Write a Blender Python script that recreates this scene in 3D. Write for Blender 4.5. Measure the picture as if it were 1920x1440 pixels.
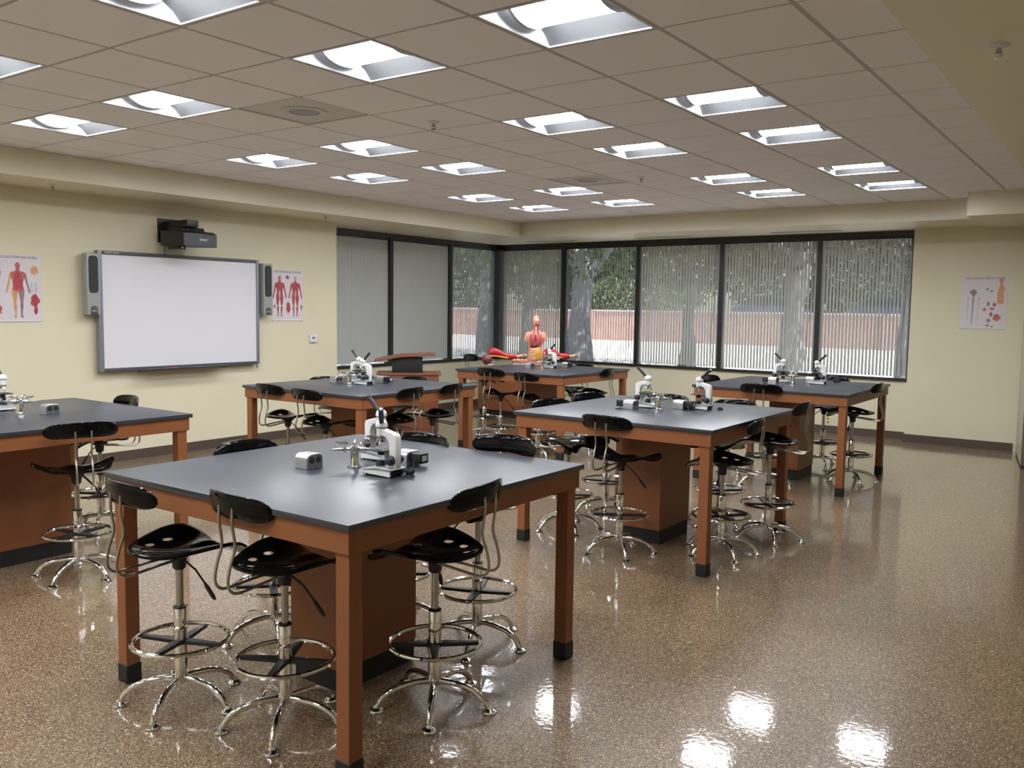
import bpy, bmesh, math, random
from math import sin, cos, pi, radians as R, sqrt
from mathutils import Vector, Matrix

random.seed(7)
for o in list(bpy.data.objects):
    bpy.data.objects.remove(o)
scene = bpy.context.scene
C = scene.collection

# ------------------------------------------------------------------ camera
EYE = 1.63
YAW, PITCH, ROLL, FPX = 0.6232530, -0.0865543, 0.0140114, 1653.7075
fwd = Vector((-sin(YAW) * cos(PITCH), cos(YAW) * cos(PITCH), sin(PITCH)))
rgt0 = Vector((cos(YAW), sin(YAW), 0))
up0 = rgt0.cross(fwd)
rgt = rgt0 * cos(ROLL) + up0 * sin(ROLL)
upv = -rgt0 * sin(ROLL) + up0 * cos(ROLL)
cam_d = bpy.data.cameras.new('camera')
cam = bpy.data.objects.new('camera', cam_d)
C.objects.link(cam)
m = Matrix((rgt, upv, -fwd)).transposed().to_4x4()
m.translation = (0, 0, EYE)
cam.matrix_world = m
cam_d.sensor_fit = 'HORIZONTAL'
cam_d.sensor_width = 36.0
cam_d.lens = FPX / 1920 * 36.0
cam_d.clip_start = 0.05
cam_d.clip_end = 400
scene.camera = cam

# ------------------------------------------------------------------ world, sun, exposure
w = bpy.data.worlds.new('sky')
scene.world = w
w.use_nodes = True
nt = w.node_tree
for n in list(nt.nodes):
    nt.nodes.remove(n)
wo = nt.nodes.new('ShaderNodeOutputWorld')
bg = nt.nodes.new('ShaderNodeBackground')
sk = nt.nodes.new('ShaderNodeTexSky')
sk.sky_type = 'NISHITA'
sk.sun_disc = False
sk.sun_elevation = R(56)
sk.sun_rotation = R(150)
bg.inputs['Strength'].default_value = 0.16
nt.links.new(sk.outputs[0], bg.inputs[0])
nt.links.new(bg.outputs[0], wo.inputs[0])
sd = bpy.data.lights.new('sun', 'SUN')
sd.energy = 13.0
sd.angle = R(0.6)
sd.color = (1.0, 0.95, 0.87)
sun = bpy.data.objects.new('sun', sd)
C.objects.link(sun)
sun.rotation_euler = Vector((0.8, -0.15, 1.0)).to_track_quat('Z', 'Y').to_euler()
sun.location = (0, 0, 20)
scene.view_settings.view_transform = 'Standard'
scene.view_settings.look = 'None'
scene.view_settings.exposure = 0.43
scene.view_settings.gamma = 1.0
scene.view_settings.use_curve_mapping = False
LAMP = 37.0            # emission of the fluorescent lenses


# ------------------------------------------------------------------ materials
def lin(c):
    return tuple((x / 12.92 if x <= 0.04045 else ((x + 0.055) / 1.055) ** 2.4) for x in c)


def rgb(r, g, b):
    return lin((r / 255, g / 255, b / 255)) + (1.0,)


MATS = {}


def mat(name, col, rough=0.5, metal=0.0, var=0.0, scale=20.0, bump=0.0, bscale=80.0, coat=0.0, spec=0.5, coat_rough=0.05):
    mt = bpy.data.materials.new(name)
    mt.use_nodes = True
    t = mt.node_tree
    b = t.nodes['Principled BSDF']
    b.inputs['Roughness'].default_value = rough
    b.inputs['Metallic'].default_value = metal
    b.inputs['Specular IOR Level'].default_value = spec
    b.inputs['Coat Weight'].default_value = coat
    b.inputs['Coat Roughness'].default_value = coat_rough
    tc = t.nodes.new('ShaderNodeTexCoord')
    nz = t.nodes.new('ShaderNodeTexNoise')
    nz.inputs['Scale'].default_value = scale
    nz.inputs['Detail'].default_value = 4
    t.links.new(tc.outputs['Object'], nz.inputs['Vector'])
    rp = t.nodes.new('ShaderNodeValToRGB')
    v = max(var, 0.004)
    rp.color_ramp.elements[0].position = 0.3
    rp.color_ramp.elements[1].position = 0.7
    rp.color_ramp.elements[0].color = tuple(max(0, x * (1 - v)) for x in col[:3]) + (1,)
    rp.color_ramp.elements[1].color = tuple(min(1, x * (1 + v)) for x in col[:3]) + (1,)
    t.links.new(nz.outputs['Fac'], rp.inputs['Fac'])
    t.links.new(rp.outputs['Color'], b.inputs['Base Color'])
    if bump > 0:
        n2 = t.nodes.new('ShaderNodeTexNoise')
        n2.inputs['Scale'].default_value = bscale
        n2.inputs['Detail'].default_value = 3
        t.links.new(tc.outputs['Object'], n2.inputs['Vector'])
        bp = t.nodes.new('ShaderNodeBump')
        bp.inputs['Strength'].default_value = bump
        bp.inputs['Distance'].default_value = 0.002
        t.links.new(n2.outputs['Fac'], bp.inputs['Height'])
        t.links.new(bp.outputs['Normal'], b.inputs['Normal'])
    MATS[name] = mt
    return mt


def emis(name, col, strength):
    mt = bpy.data.materials.new(name)
    mt.use_nodes = True
    b = mt.node_tree.nodes['Principled BSDF']
    b.inputs['Base Color'].default_value = col
    b.inputs['Emission Color'].default_value = col
    b.inputs['Emission Strength'].default_value = strength
    MATS[name] = mt
    return mt


mat('wall_paint', rgb(212, 206, 178), 0.6, var=0.012, scale=3, bump=0.15, bscale=220)
mat('soffit_paint', rgb(222, 215, 190), 0.4, var=0.012, scale=3, bump=0.03, bscale=120)
mat('tile', rgb(238, 236, 238), 0.85, var=0.02, scale=140, bump=0.25, bscale=260)
mat('tee', rgb(176, 172, 168), 0.5, var=0.02)
mat('slab', rgb(120, 116, 110), 0.9, var=0.05)
mat('baseboard', rgb(78, 66, 56), 0.45, var=0.03)
mat('laminate', rgb(138, 84, 49), 0.42, var=0.035, scale=9, bump=0.03, bscale=300)
mat('epoxy_top', rgb(43, 47, 56), 0.35, var=0.05, scale=60, bump=0.02, bscale=700, spec=0.85)
mat('rubber', rgb(26, 26, 28), 0.55, var=0.05)
mat('black_plastic', rgb(9, 9, 11), 0.07, var=0.05, spec=0.22)
mat('black_matte', rgb(24, 24, 26), 0.5, var=0.05)
mat('chrome', (0.82, 0.82, 0.83, 1), 0.07, 1.0, var=0.01)
mat('rod_metal', rgb(172, 166, 156), 0.3, 1.0, var=0.02)
mat('steel', rgb(176, 176, 178), 0.24, 1.0, var=0.03, scale=40)
mat('aluminium', rgb(190, 190, 192), 0.35, 0.85, var=0.03, scale=30)
mat('outlet_face', rgb(120, 120, 122), 0.35, 0.6, var=0.03)
mat('scope_white', rgb(222, 222, 220), 0.35, var=0.01)
mat('scope_navy', rgb(36, 38, 54), 0.45, var=0.04)
mat('scope_plate', rgb(146, 148, 150), 0.4, 0.3, var=0.02)
mat('label_grey', rgb(178, 180, 178), 0.5)
mat('window_frame', rgb(32, 29, 28), 0.4, var=0.04)
mat('board_white', rgb(216, 216, 220), 0.32, var=0.004)
mat('board_frame', rgb(128, 130, 136), 0.4, 0.2, var=0.02)
mat('board_dark', rgb(74, 74, 78), 0.4, var=0.02)
mat('speaker_body', rgb(150, 152, 148), 0.45, var=0.02)
mat('speaker_grille', rgb(52, 52, 54), 0.8, var=0.25, scale=500)
mat('projector_dark', rgb(22, 22, 25), 0.4, var=0.05)
mat('projector_front', rgb(62, 64, 68), 0.35, var=0.03)
mat('logo_white', rgb(215, 215, 218), 0.5)
mat('paper', rgb(208, 202, 206), 0.3, var=0.012, scale=5)
mat('ink', rgb(30, 28, 34), 0.5)
mat('print_red', rgb(166, 66, 68), 0.4, var=0.35, scale=70)
mat('print_rose', rgb(178, 92, 88), 0.4, var=0.3, scale=60)
mat('print_flesh', rgb(206, 148, 120), 0.4, var=0.15, scale=40)
mat('print_orange', rgb(206, 146, 98), 0.4, var=0.2, scale=50)
mat('print_mauve', rgb(140, 116, 126), 0.4, var=0.25, scale=60)
mat('print_grey', rgb(168, 160, 168), 0.4, var=0.1, scale=60)
mat('wood_red', rgb(124, 74, 50), 0.35, var=0.12, scale=14)
mat('thermo_white', rgb(214, 214, 216), 0.5)
mat('screen_grey', rgb(84, 88, 104), 0.3)
mat('ivory', rgb(222, 206, 158), 0.45)
mat('fixture_white', rgb(214, 216, 218), 0.55, var=0.01)
mat('fixture_grey', rgb(150, 154, 160), 0.5, var=0.02)
mat('fixture_side_shade', rgb(84, 85, 87), 0.45, var=0.02)  # white reflector sides, their shade put into a dark grey
mat('vent_grey', rgb(204, 200, 198), 0.5, var=0.02)
mat('skin_model', rgb(216, 150, 126), 0.4, var=0.05, scale=30)
mat('muscle_red', rgb(168, 26, 34), 0.35, var=0.3, scale=45)
mat('muscle_dark', rgb(116, 58, 62), 0.35, var=0.3, scale=40)
mat('organ_pink', rgb(182, 84, 88), 0.35, var=0.15, scale=40)
mat('organ_maroon', rgb(104, 36, 38), 0.3, var=0.15)
mat('organ_yellow', rgb(214, 146, 44), 0.35, var=0.12, scale=30)
mat('organ_cream', rgb(222, 172, 130), 0.4, var=0.1)
mat('bone', rgb(226, 208, 178), 0.45, var=0.05)
mat('tendon', rgb(210, 168, 60), 0.4, var=0.1)
mat('door_paint', rgb(176, 168, 146), 0.4, var=0.01)
mat('concrete', rgb(206, 204, 204), 0.8, var=0.06, scale=0.6)
mat('brick', rgb(172, 140, 132), 0.85, var=0.12, scale=2)
mat('brick_dark', rgb(168, 136, 128), 0.85, var=0.12, scale=2)
mat('bark', rgb(126, 124, 132), 0.9, var=0.25, scale=6, bump=0.6, bscale=12)
mat('car_blue', rgb(54, 68, 96), 0.25, 0.2, var=0.02, coat=0.5)
mat('car_glass', rgb(30, 34, 40), 0.1)
for i, c in enumerate([(46, 58, 30), (62, 74, 40), (36, 47, 27)]):
    mt = mat('leaf_%d' % i, rgb(*c), 0.55, var=0.35, scale=1.5)
emis('lens', (0.93, 0.952, 1.0, 1), LAMP)

# floor: seamless epoxy with multi-coloured chips under a clear glossy coat
mt = bpy.data.materials.new('quartz_floor')
mt.use_nodes = True
t = mt.node_tree
b = t.nodes['Principled BSDF']
tc = t.nodes.new('ShaderNodeTexCoord')
vo = t.nodes.new('ShaderNodeTexVoronoi')
vo.inputs['Scale'].default_value = 260
t.links.new(tc.outputs['Object'], vo.inputs['Vector'])
sp = t.nodes.new('ShaderNodeSeparateColor')
t.links.new(vo.outputs['Color'], sp.inputs[0])
rp = t.nodes.new('ShaderNodeValToRGB')
rp.color_ramp.interpolation = 'CONSTANT'
els = [(0.0, (44, 37, 30)), (0.18, (108, 90, 66)), (0.40, (132, 110, 82)), (0.62, (152, 129, 98)), (0.80, (124, 88, 64)), (0.90, (190, 168, 134)), (0.965, (232, 218, 190))]
rp.color_ramp.elements[0].position = els[0][0]
rp.color_ramp.elements[0].color = rgb(*els[0][1])
rp.color_ramp.elements[1].position = els[1][0]
rp.color_ramp.elements[1].color = rgb(*els[1][1])
for p_, c_ in els[2:]:
    e = rp.color_ramp.elements.new(p_)
    e.color = rgb(*c_)
t.links.new(sp.outputs[0], rp.inputs['Fac'])
nz = t.nodes.new('ShaderNodeTexNoise')
nz.inputs['Scale'].default_value = 0.9
nz.inputs['Detail'].default_value = 3
t.links.new(tc.outputs['Object'], nz.inputs['Vector'])
mp = t.nodes.new('ShaderNodeMapRange')
mp.inputs['From Min'].default_value = 0.3
mp.inputs['From Max'].default_value = 0.7
mp.inputs['To Min'].default_value = 0.82
mp.inputs['To Max'].default_value = 1.0
t.links.new(nz.outputs['Fac'], mp.inputs[0])
mx = t.nodes.new('ShaderNodeVectorMath')
mx.operation = 'SCALE'
t.links.new(rp.outputs['Color'], mx.inputs[0])
t.links.new(mp.outputs[0], mx.inputs['Scale'])
t.links.new(mx.outputs[0], b.inputs['Base Color'])
b.inputs['Roughness'].default_value = 0.35
b.inputs['Specular IOR Level'].default_value = 0.3
b.inputs['Coat Weight'].default_value = 1.0
b.inputs['Coat Roughness'].default_value = 0.03
b.inputs['Coat IOR'].default_value = 1.5
n2 = t.nodes.new('ShaderNodeTexNoise')
n2.inputs['Scale'].default_value = 38
n2.inputs['Detail'].default_value = 4
t.links.new(tc.outputs['Object'], n2.inputs['Vector'])
bp = t.nodes.new('ShaderNodeBump')
bp.inputs['Strength'].default_value = 0.13
bp.inputs['Distance'].default_value = 0.003
t.links.new(n2.outputs['Fac'], bp.inputs['Height'])
t.links.new(bp.outputs['Normal'], b.inputs['Coat Normal'])
MATS['quartz_floor'] = mt

# window glass: clear, thin, slightly reflecting
mt = bpy.data.materials.new('pane_glass')
mt.use_nodes = True
t = mt.node_tree
t.nodes.remove(t.nodes['Principled BSDF'])
tr = t.nodes.new('ShaderNodeBsdfTransparent')
tr.inputs[0].default_value = (0.90, 0.92, 0.92, 1)
gl = t.nodes.new('ShaderNodeBsdfGlossy')
gl.inputs['Roughness'].default_value = 0.02
lw = t.nodes.new('ShaderNodeLayerWeight')
lw.inputs[0].default_value = 0.5
pw = t.nodes.new('ShaderNodeMath')
pw.operation = 'POWER'
pw.inputs[1].default_value = 4.0
t.links.new(lw.outputs['Facing'], pw.inputs[0])
fr = t.nodes.new('ShaderNodeMapRange')
fr.inputs['To Min'].default_value = 0.04
fr.inputs['To Max'].default_value = 0.8
t.links.new(pw.outputs[0], fr.inputs[0])
ms = t.nodes.new('ShaderNodeMixShader')
t.links.new(fr.outputs[0], ms.inputs[0])
t.links.new(tr.outputs[0], ms.inputs[1])
t.links.new(gl.outputs[0], ms.inputs[2])
t.links.new(ms.outputs[0], t.nodes['Material Output'].inputs[0])
MATS['pane_glass'] = mt

# blind vanes: matt grey fabric that lets a little daylight through
mt = bpy.data.materials.new('vane')
mt.use_nodes = True
t = mt.node_tree
t.nodes.remove(t.nodes['Principled BSDF'])
df = t.nodes.new('ShaderNodeBsdfDiffuse')
tl = t.nodes.new('ShaderNodeBsdfTranslucent')
nz = t.nodes.new('ShaderNodeTexNoise')
nz.inputs['Scale'].default_value = 300
rp = t.nodes.new('ShaderNodeValToRGB')
rp.color_ramp.elements[0].color = rgb(204, 206, 202)
rp.color_ramp.elements[1].color = rgb(214, 216, 212)
t.links.new(nz.outputs['Fac'], rp.inputs['Fac'])
t.links.new(rp.outputs[0], df.inputs[0])
tl.inputs[0].default_value = rgb(190, 192, 190)
ms = t.nodes.new('ShaderNodeMixShader')
ms.inputs[0].default_value = 0.25
t.links.new(df.outputs[0], ms.inputs[1])
t.links.new(tl.outputs[0], ms.inputs[2])
t.links.new(ms.outputs[0], t.nodes['Material Output'].inputs[0])
MATS['vane'] = mt


# ------------------------------------------------------------------ mesh helpers
class MB:
    def __init__(s):
        s.v, s.f = [], []

    def add(s, vs, fs):
        n = len(s.v)
        s.v += [tuple(p) for p in vs]
        s.f += [tuple(i + n for i in f) for f in fs]
        return s

    def box(s, x0, x1, y0, y1, z0, z1):
        vs = [(x, y, z) for z in (z0, z1) for y in (y0, y1) for x in (x0, x1)]
        return s.add(vs, [(0, 2, 3, 1), (4, 5, 7, 6), (0, 1, 5, 4), (2, 6, 7, 3), (0, 4, 6, 2), (1, 3, 7, 5)])

    def cbox(s, cx, cy, cz, sx, sy, sz):
        return s.box(cx - sx / 2, cx + sx / 2, cy - sy / 2, cy + sy / 2, cz - sz / 2, cz + sz / 2)

    def loft(s, rings, cap=True, closed=True):
        n = len(rings[0])
        vs = [p for r in rings for p in r]
        fs = []
        for i in range(len(rings) - 1):
            for j in range(n if closed else n - 1):
                k = (j + 1) % n
                fs.append((i * n + j, i * n + k, (i + 1) * n + k, (i + 1) * n + j))
        if cap and closed:
            fs.append(tuple(range(n - 1, -1, -1)))
            fs.append(tuple(range((len(rings) - 1) * n, len(rings) * n)))
        return s.add(vs, fs)

    def tube(s, pts, r, n=8, cap=True):
        pts = [Vector(p) for p in pts]
        rs = r if isinstance(r, (list, tuple)) else [r] * len(pts)
        rings = []
        nrm = None
        for i, p in enumerate(pts):
            if i == 0:
                d = pts[1] - p
            elif i == len(pts) - 1:
                d = p - pts[i - 1]
            else:
                d = (pts[i + 1] - p).normalized() + (p - pts[i - 1]).normalized()
            d.normalize()
            if nrm is None:
                a = Vector((0, 0, 1)) if abs(d.z) < 0.9 else Vector((1, 0, 0))
                nrm = d.cross(a).normalized()
            else:
                nrm = (nrm - d * nrm.dot(d)).normalized()
            bn = d.cross(nrm)
            rings.append([p + (nrm * cos(2 * pi * k / n) + bn * sin(2 * pi * k / n)) * rs[i] for k in range(n)])
        return s.loft(rings, cap)

    def lathe(s, prof, n=16, c=(0, 0, 0)):
        rings = [[(c[0] + r * cos(2 * pi * k / n), c[1] + r * sin(2 * pi * k / n), c[2] + z) for k in range(n)] for r, z in prof]
        return s.loft(rings)

    def torus(s, Rr, r, z=0, n=40, m_=8):
        vs = [((Rr + r * cos(2 * pi * j / m_)) * cos(2 * pi * i / n), (Rr + r * cos(2 * pi * j / m_)) * sin(2 * pi * i / n), z + r * sin(2 * pi * j / m_)) for i in range(n) for j in range(m_)]
        fs = [(i * m_ + j, ((i + 1) % n) * m_ + j, ((i + 1) % n) * m_ + (j + 1) % m_, i * m_ + (j + 1) % m_) for i in range(n) for j in range(m_)]
        return s.add(vs, fs)

    def prism(s, poly, a0, a1, axis='y'):
        def P(u, v_, a):
            return {'y': (u, a, v_), 'x': (a, u, v_), 'z': (u, v_, a)}[axis]
        n = len(poly)
        vs = [P(u, v_, a0) for u, v_ in poly] + [P(u, v_, a1) for u, v_ in poly]
        fs = [tuple(range(n)), tuple(range(2 * n - 1, n - 1, -1))] + [(i, n + i, n + (i + 1) % n, (i + 1) % n) for i in range(n)]
        return s.add(vs, fs)

    def ball(s, c, rx, ry, rz, n=14, m_=9):
        rings = []
        for i in range(m_ + 1):
            a = -pi / 2 + pi * min(max(i / m_, 0.02), 0.98)
            rings.append([(c[0] + rx * cos(a) * cos(2 * pi * k / n), c[1] + ry * cos(a) * sin(2 * pi * k / n), c[2] + rz * sin(a)) for k in range(n)])
        return s.loft(rings)

    def xf(s, M):
        s.v = [tuple(M @ Vector(p)) for p in s.v]
        return s

    def mesh(s, name, material, bevel=0.0, angle=40, seg=2):
        me = bpy.data.meshes.new(name)
        me.from_pydata(s.v, [], s.f)
        bm = bmesh.new()
        bm.from_mesh(me)
        bmesh.ops.recalc_face_normals(bm, faces=bm.faces)
        if bevel > 0:
            es = [e for e in bm.edges if len(e.link_faces) == 2 and e.calc_face_angle(0) > R(35)]
            bmesh.ops.bevel(bm, geom=es, offset=bevel, segments=seg, profile=0.6, affect='EDGES', clamp_overlap=True)
        bm.to_mesh(me)
        bm.free()
        me.materials.append(MATS[material])
        me.shade_smooth()
        me.set_sharp_from_angle(angle=R(angle))
        return me

    def build(s, name, material, parent=None, bevel=0.0, angle=40, seg=2):
        return put(name, s.mesh(name, material, bevel, angle, seg), parent)


def put(name, me, parent=None, loc=None, rot=None):
    o = bpy.data.objects.new(name, me)
    C.objects.link(o)
    if parent:
        o.parent = parent
    if loc:
        o.location = loc
    if rot:
        o.rotation_euler = rot
    return o


def tag(o, label=None, cat=None, group=None, kind=None):
    if label:
        o['label'] = label
    if cat:
        o['category'] = cat
    if group:
        o['group'] = group
    if kind:
        o['kind'] = kind
    return o


def thing(name, label, cat, loc=(0, 0, 0), rz=0, group=None):
    o = bpy.data.objects.new(name, None)
    o.empty_display_size = 0.05
    C.objects.link(o)
    o.location = loc
    o.rotation_euler = (0, 0, rz)
    return tag(o, label, cat, group)


def struct(name, mb, material, parent=None, bevel=0.0):
    o = mb.build(name, material, parent, bevel)
    if parent is None:
        o['kind'] = 'structure'
    return o


def dup(root, loc, rz, label, group=None):
    r = root.copy()
    C.objects.link(r)
    r.location = loc
    r.rotation_euler = (0, 0, rz)
    r['label'] = label
    if group:
        r['group'] = group
    for ch in list(root.children):
        c = ch.copy()
        C.objects.link(c)
        c.parent = r
        for g in list(ch.children):
            d = g.copy()
            C.objects.link(d)
            d.parent = c
    return r


def text_mesh(txt, size, material, depth=0.0004, align='CENTER'):
    cu = bpy.data.curves.new('text', 'FONT')
    cu.body = txt
    cu.size = size
    cu.align_x = align
    cu.align_y = 'CENTER'
    cu.extrude = depth
    cu.resolution_u = 2
    ob = bpy.data.objects.new('text', cu)
    C.objects.link(ob)
    dg = bpy.context.evaluated_depsgraph_get()
    dg.update()
    me = bpy.data.meshes.new_from_object(ob.evaluated_get(dg))
    bpy.data.objects.remove(ob)
    me.materials.clear()
    me.materials.append(MATS[material])
    return me


def spline(pts, n=6, closed=False):
    P = [Vector(p) for p in pts]
    out = []
    L = len(P)
    for i in range(L if closed else L - 1):
        if closed:
            p0, p1, p2, p3 = P[i - 1], P[i], P[(i + 1) % L], P[(i + 2) % L]
        else:
            p0, p1, p2, p3 = P[max(i - 1, 0)], P[i], P[i + 1], P[min(i + 2, L - 1)]
        for k in range(n):
            t_ = k / n
            out.append(0.5 * ((2 * p1) + (p2 - p0) * t_ + (2 * p0 - 5 * p1 + 4 * p2 - p3) * t_ ** 2 + (3 * p1 - p0 - 3 * p2 + p3) * t_ ** 3))
    if not closed:
        out.append(P[-1])
    return out


# ------------------------------------------------------------------ room shell
CEIL = 2.9035
SOF = 2.675          # underside of the perimeter soffits
XL, XW = -8.5, -9.03  # left wall, recessed window wall on the left
YW, YP = 12.12, 11.95  # window wall, pier on its right
SILL, HEAD = 0.775, 2.605
XR, YB = 2.6, -2.7
T = 0.6096
GX, GY = -6.7605, 2.5105   # ceiling grid origin

struct('floor', MB().box(XW - 0.2, XR + 0.1, YB - 0.1, YW + 0.2, -0.12, 0), 'quartz_floor')
struct('wall_left', MB().box(XL - 0.6, XL, YB, 7.934, 0, CEIL + 0.3), 'wall_paint')
struct('wall_left_under_windows', MB().box(XW - 0.15, XW, 7.934, YW, 0, SILL - 0.02), 'wall_paint')
struct('wall_back_under_windows', MB().box(XW - 0.15, -2.44, YW, YW + 0.15, 0, SILL - 0.02), 'wall_paint')
struct('wall_pier', MB().box(-2.44, XR, YP, YW + 0.15, 0, CEIL + 0.3), 'wall_paint')
struct('wall_right', MB().box(XR, XR + 0.1, YB, YP, 0, CEIL + 0.3), 'wall_paint')
struct('wall_rear', MB().box(XW - 0.2, XR, YB - 0.1, YB, 0, CEIL + 0.3), 'wall_paint')
struct('wall_header_left', MB().box(XW - 0.15, XW, 7.934, YW, SOF, CEIL + 0.3), 'wall_paint')
struct('wall_header_back', MB().box(XW - 0.15, -2.44, YW, YW + 0.15, SOF, CEIL + 0.3), 'wall_paint')
# soffits around the room
XS, YS = -7.74, 10.93
struct('soffit_left', MB().box(XL, XS, YB, 7.934, SOF, CEIL + 0.05).box(XW, XS, 7.934, YW, SOF, CEIL + 0.05), 'soffit_paint')
struct('soffit_back', MB().box(XS, -1.62, YS, YW, SOF, CEIL + 0.05), 'soffit_paint')
struct('soffit_back_step', MB().box(-1.62, XR, 10.38, YP, 2.655, CEIL + 0.05), 'soffit_paint')
struct('soffit_right', MB().box(-0.80, XR, YB, 10.38, SOF, CEIL + 0.05), 'soffit_paint')
# baseboards
bh = 0.1
struct('baseboard_left', MB().box(XL, XL + 0.012, YB, 7.934, 0, bh).box(XW, XL + 0.012, 7.934, 7.946, 0, bh).box(XW, XW + 0.012, 7.946, YW, 0, bh), 'baseboard')
struct('baseboard_back', MB().box(XW + 0.012, -2.452, YW - 0.012, YW, 0, bh).box(-2.452, -2.44, YP - 0.012, YW, 0, bh), 'baseboard')
struct('baseboard_pier', MB().box(-2.44, -1.23, YP - 0.012, YP, 0, bh), 'baseboard')

# ceiling: structural slab with the suspended grid and its tiles as pieces
ceil = struct('ceiling', MB().box(XW - 0.2, XR + 0.1, YB - 0.1, YW + 0.2, 3.25, 3.4), 'slab')
lights = [(i, j) for i in (0, 2, 5, 7) for j in (-5, -3, 0, 2, 5, 7, 10, 12)]
lights = [(i, j) for i, j in lights]
lit = {(i, j - 1) for i, j in lights}      # cell index (x from i to i+1, y from j-1 to j)
vents = {(3, 2), (3, 8)}
i0, i1 = -2, 10
j0, j1 = -9, 14
tile_cache = {}


def tile_mesh(sx, sy):
    k = (round(sx, 3), round(sy, 3))
    if k not in tile_cache:
        tile_cache[k] = MB().box(-sx / 2, sx / 2, -sy / 2, sy / 2, 0, 0.014).mesh('ceiling_tile', 'tile', 0.003, seg=1)
    return tile_cache[k]


for i in range(i0, i1):
    for j in range(j0, j1):
        x0, x1 = max(GX + i * T, XS), min(GX + (i + 1) * T, -0.80)
        y0, y1 = max(GY + j * T, YB), min(GY + (j + 1) * T, YS)
        if x1 - x0 < 0.04 or y1 - y0 < 0.04 or (i, j) in lit or (i, j) in vents:
            continue
        g = 0.011
        put('ceiling_tile', tile_mesh(x1 - x0 - 2 * g, y1 - y0 - 2 * g), ceil, ((x0 + x1) / 2, (y0 + y1) / 2, CEIL - 0.004))
for i in range(i0 + 1, i1):
    x = GX + i * T
    MB().box(x - 0.012, x + 0.012, YB, YS, CEIL, CEIL + 0.03).build('ceiling_tee', 'tee', ceil)
for j in range(j0 + 1, j1):
    y = GY + j * T
    if y < YS:
        MB().box(XS, -0.8, y - 0.012, y + 0.012, CEIL + 0.0006, CEIL + 0.0306).build('ceiling_tee', 'tee', ceil)


# ------------------------------------------------------------------ recessed lights
def make_light():
    root = thing('ceiling_light', 'x', 'ceiling light', group='recessed square ceiling lights')
    h = T / 2 - 0.012
    f = MB()
    for a in (-1, 1):
        f.box(-h, h, min(a * h, a * (h - 0.013)), max(a * h, a * (h - 0.013)), -0.003, 0.004)
        f.box(min(a * h, a * (h - 0.013)), max(a * h, a * (h - 0.013)), -h + 0.013, h - 0.013, -0.003, 0.004)
    f.build('frame', 'fixture_white', root)
    k = h - 0.013
    # curved reflector trough (profile across y, running along x)
    prof = [(-k, 0.003), (-k * 0.86, 0.045), (-k * 0.68, 0.075), (-k * 0.5, 0.092), (-k * 0.46, 0.12), (k * 0.46, 0.12), (k * 0.5, 0.092), (k * 0.68, 0.075), (k * 0.86, 0.045), (k, 0.003)]
    m_ = MB()
    m_.loft([[(x, y, z) for y, z in prof] for x in (-k, k)], cap=False, closed=False)
    m_.loft([[(x, y, z + 0.006) for y, z in prof] for x in (-k, k)], cap=False, closed=False)
    m_.build('reflector', 'fixture_side_shade', root)
    for sx in (-1, 1):
        MB().prism(prof[::-1] + [(-k, 0.0), (k, 0.0)][0:0], sx * k - 0.002, sx * k + 0.002, 'x').build('end_plate', 'fixture_white', root)
    # lens: an arched basket hanging in the middle
    n = 14
    ry, rz = k * 0.56, 0.085
    arc = [(ry * cos(pi + pi * q / n), 0.10 + rz * sin(pi + pi * q / n)) for q in range(n + 1)]
    MB().prism(arc, -k * 0.74, k * 0.80, 'x').build('lens', 'lens', root, angle=60)
    arc2 = [(1.06 * y, 0.10 + (z - 0.10) * 1.06) for y, z in arc]
    for xa, xb in ((-k * 0.80, -k * 0.742), (k * 0.802, k * 0.86)):
        MB().prism(arc2, xa, xb, 'x').build('lens_end_band', 'fixture_grey', root, angle=60)
    return root


light_names = {
    (5, 0): 'recessed ceiling light cut by the top edge of the photo, left of centre',
    (2, 0): 'recessed ceiling light cut by the left edge of the photo, near its top',
    (7, 2): 'largest recessed ceiling light, cut by the top edge right of centre',
    (5, 2): 'large recessed ceiling light right of the square air diffuser nearest the camera',
    (2, 2): 'recessed ceiling light left of the nearest square air diffuser',
    (0, 2): 'leftmost whole recessed ceiling light, beside the left soffit',
    (0, 5): 'recessed ceiling light beside the left soffit, above the muscle poster',
    (2, 5): 'recessed ceiling light third along the second row from the left soffit',
    (0, 7): 'recessed ceiling light beside the left soffit, above the closed blinds',
    (2, 7): 'recessed ceiling light just left of the farther square air diffuser',
    (0, 10): 'recessed ceiling light second from the soffit corner, left row',
    (0, 12): 'smallest recessed ceiling light, tucked into the soffit corner over the corner post',
    (2, 10): 'recessed ceiling light just beyond the farther square air diffuser',
    (2, 12): 'recessed ceiling light at the far soffit, second from the corner',
    (5, 5): 'recessed ceiling light in the middle of the photo, right of a sprinkler head',
    (5, 7): 'recessed ceiling light near the second sprinkler head, middle of the ceiling',
    (7, 5): 'recessed ceiling light, nearest whole one in the rightmost row',
    (7, 7): 'recessed ceiling light, second whole one in the rightmost row',
    (5, 10): 'recessed ceiling light in the third row, second from the far soffit',
    (5, 12): 'recessed ceiling light in the third row, nearest the far soffit',
    (7, 10): 'recessed ceiling light in the rightmost row, second from the far soffit',
    (7, 12): 'recessed ceiling light in the rightmost row, nearest the far soffit',
}
L0 = None
for i, j in lights:
    lab = light_names.get((i, j), 'recessed ceiling light behind the camera position')
    loc = (GX + (i + 0.5) * T, GY + (j - 0.5) * T, CEIL)
    if L0 is None:
        L0 = make_light()
        L0.location = loc
        L0['label'] = lab
    else:
        dup(L0, loc, 0, lab)

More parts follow.
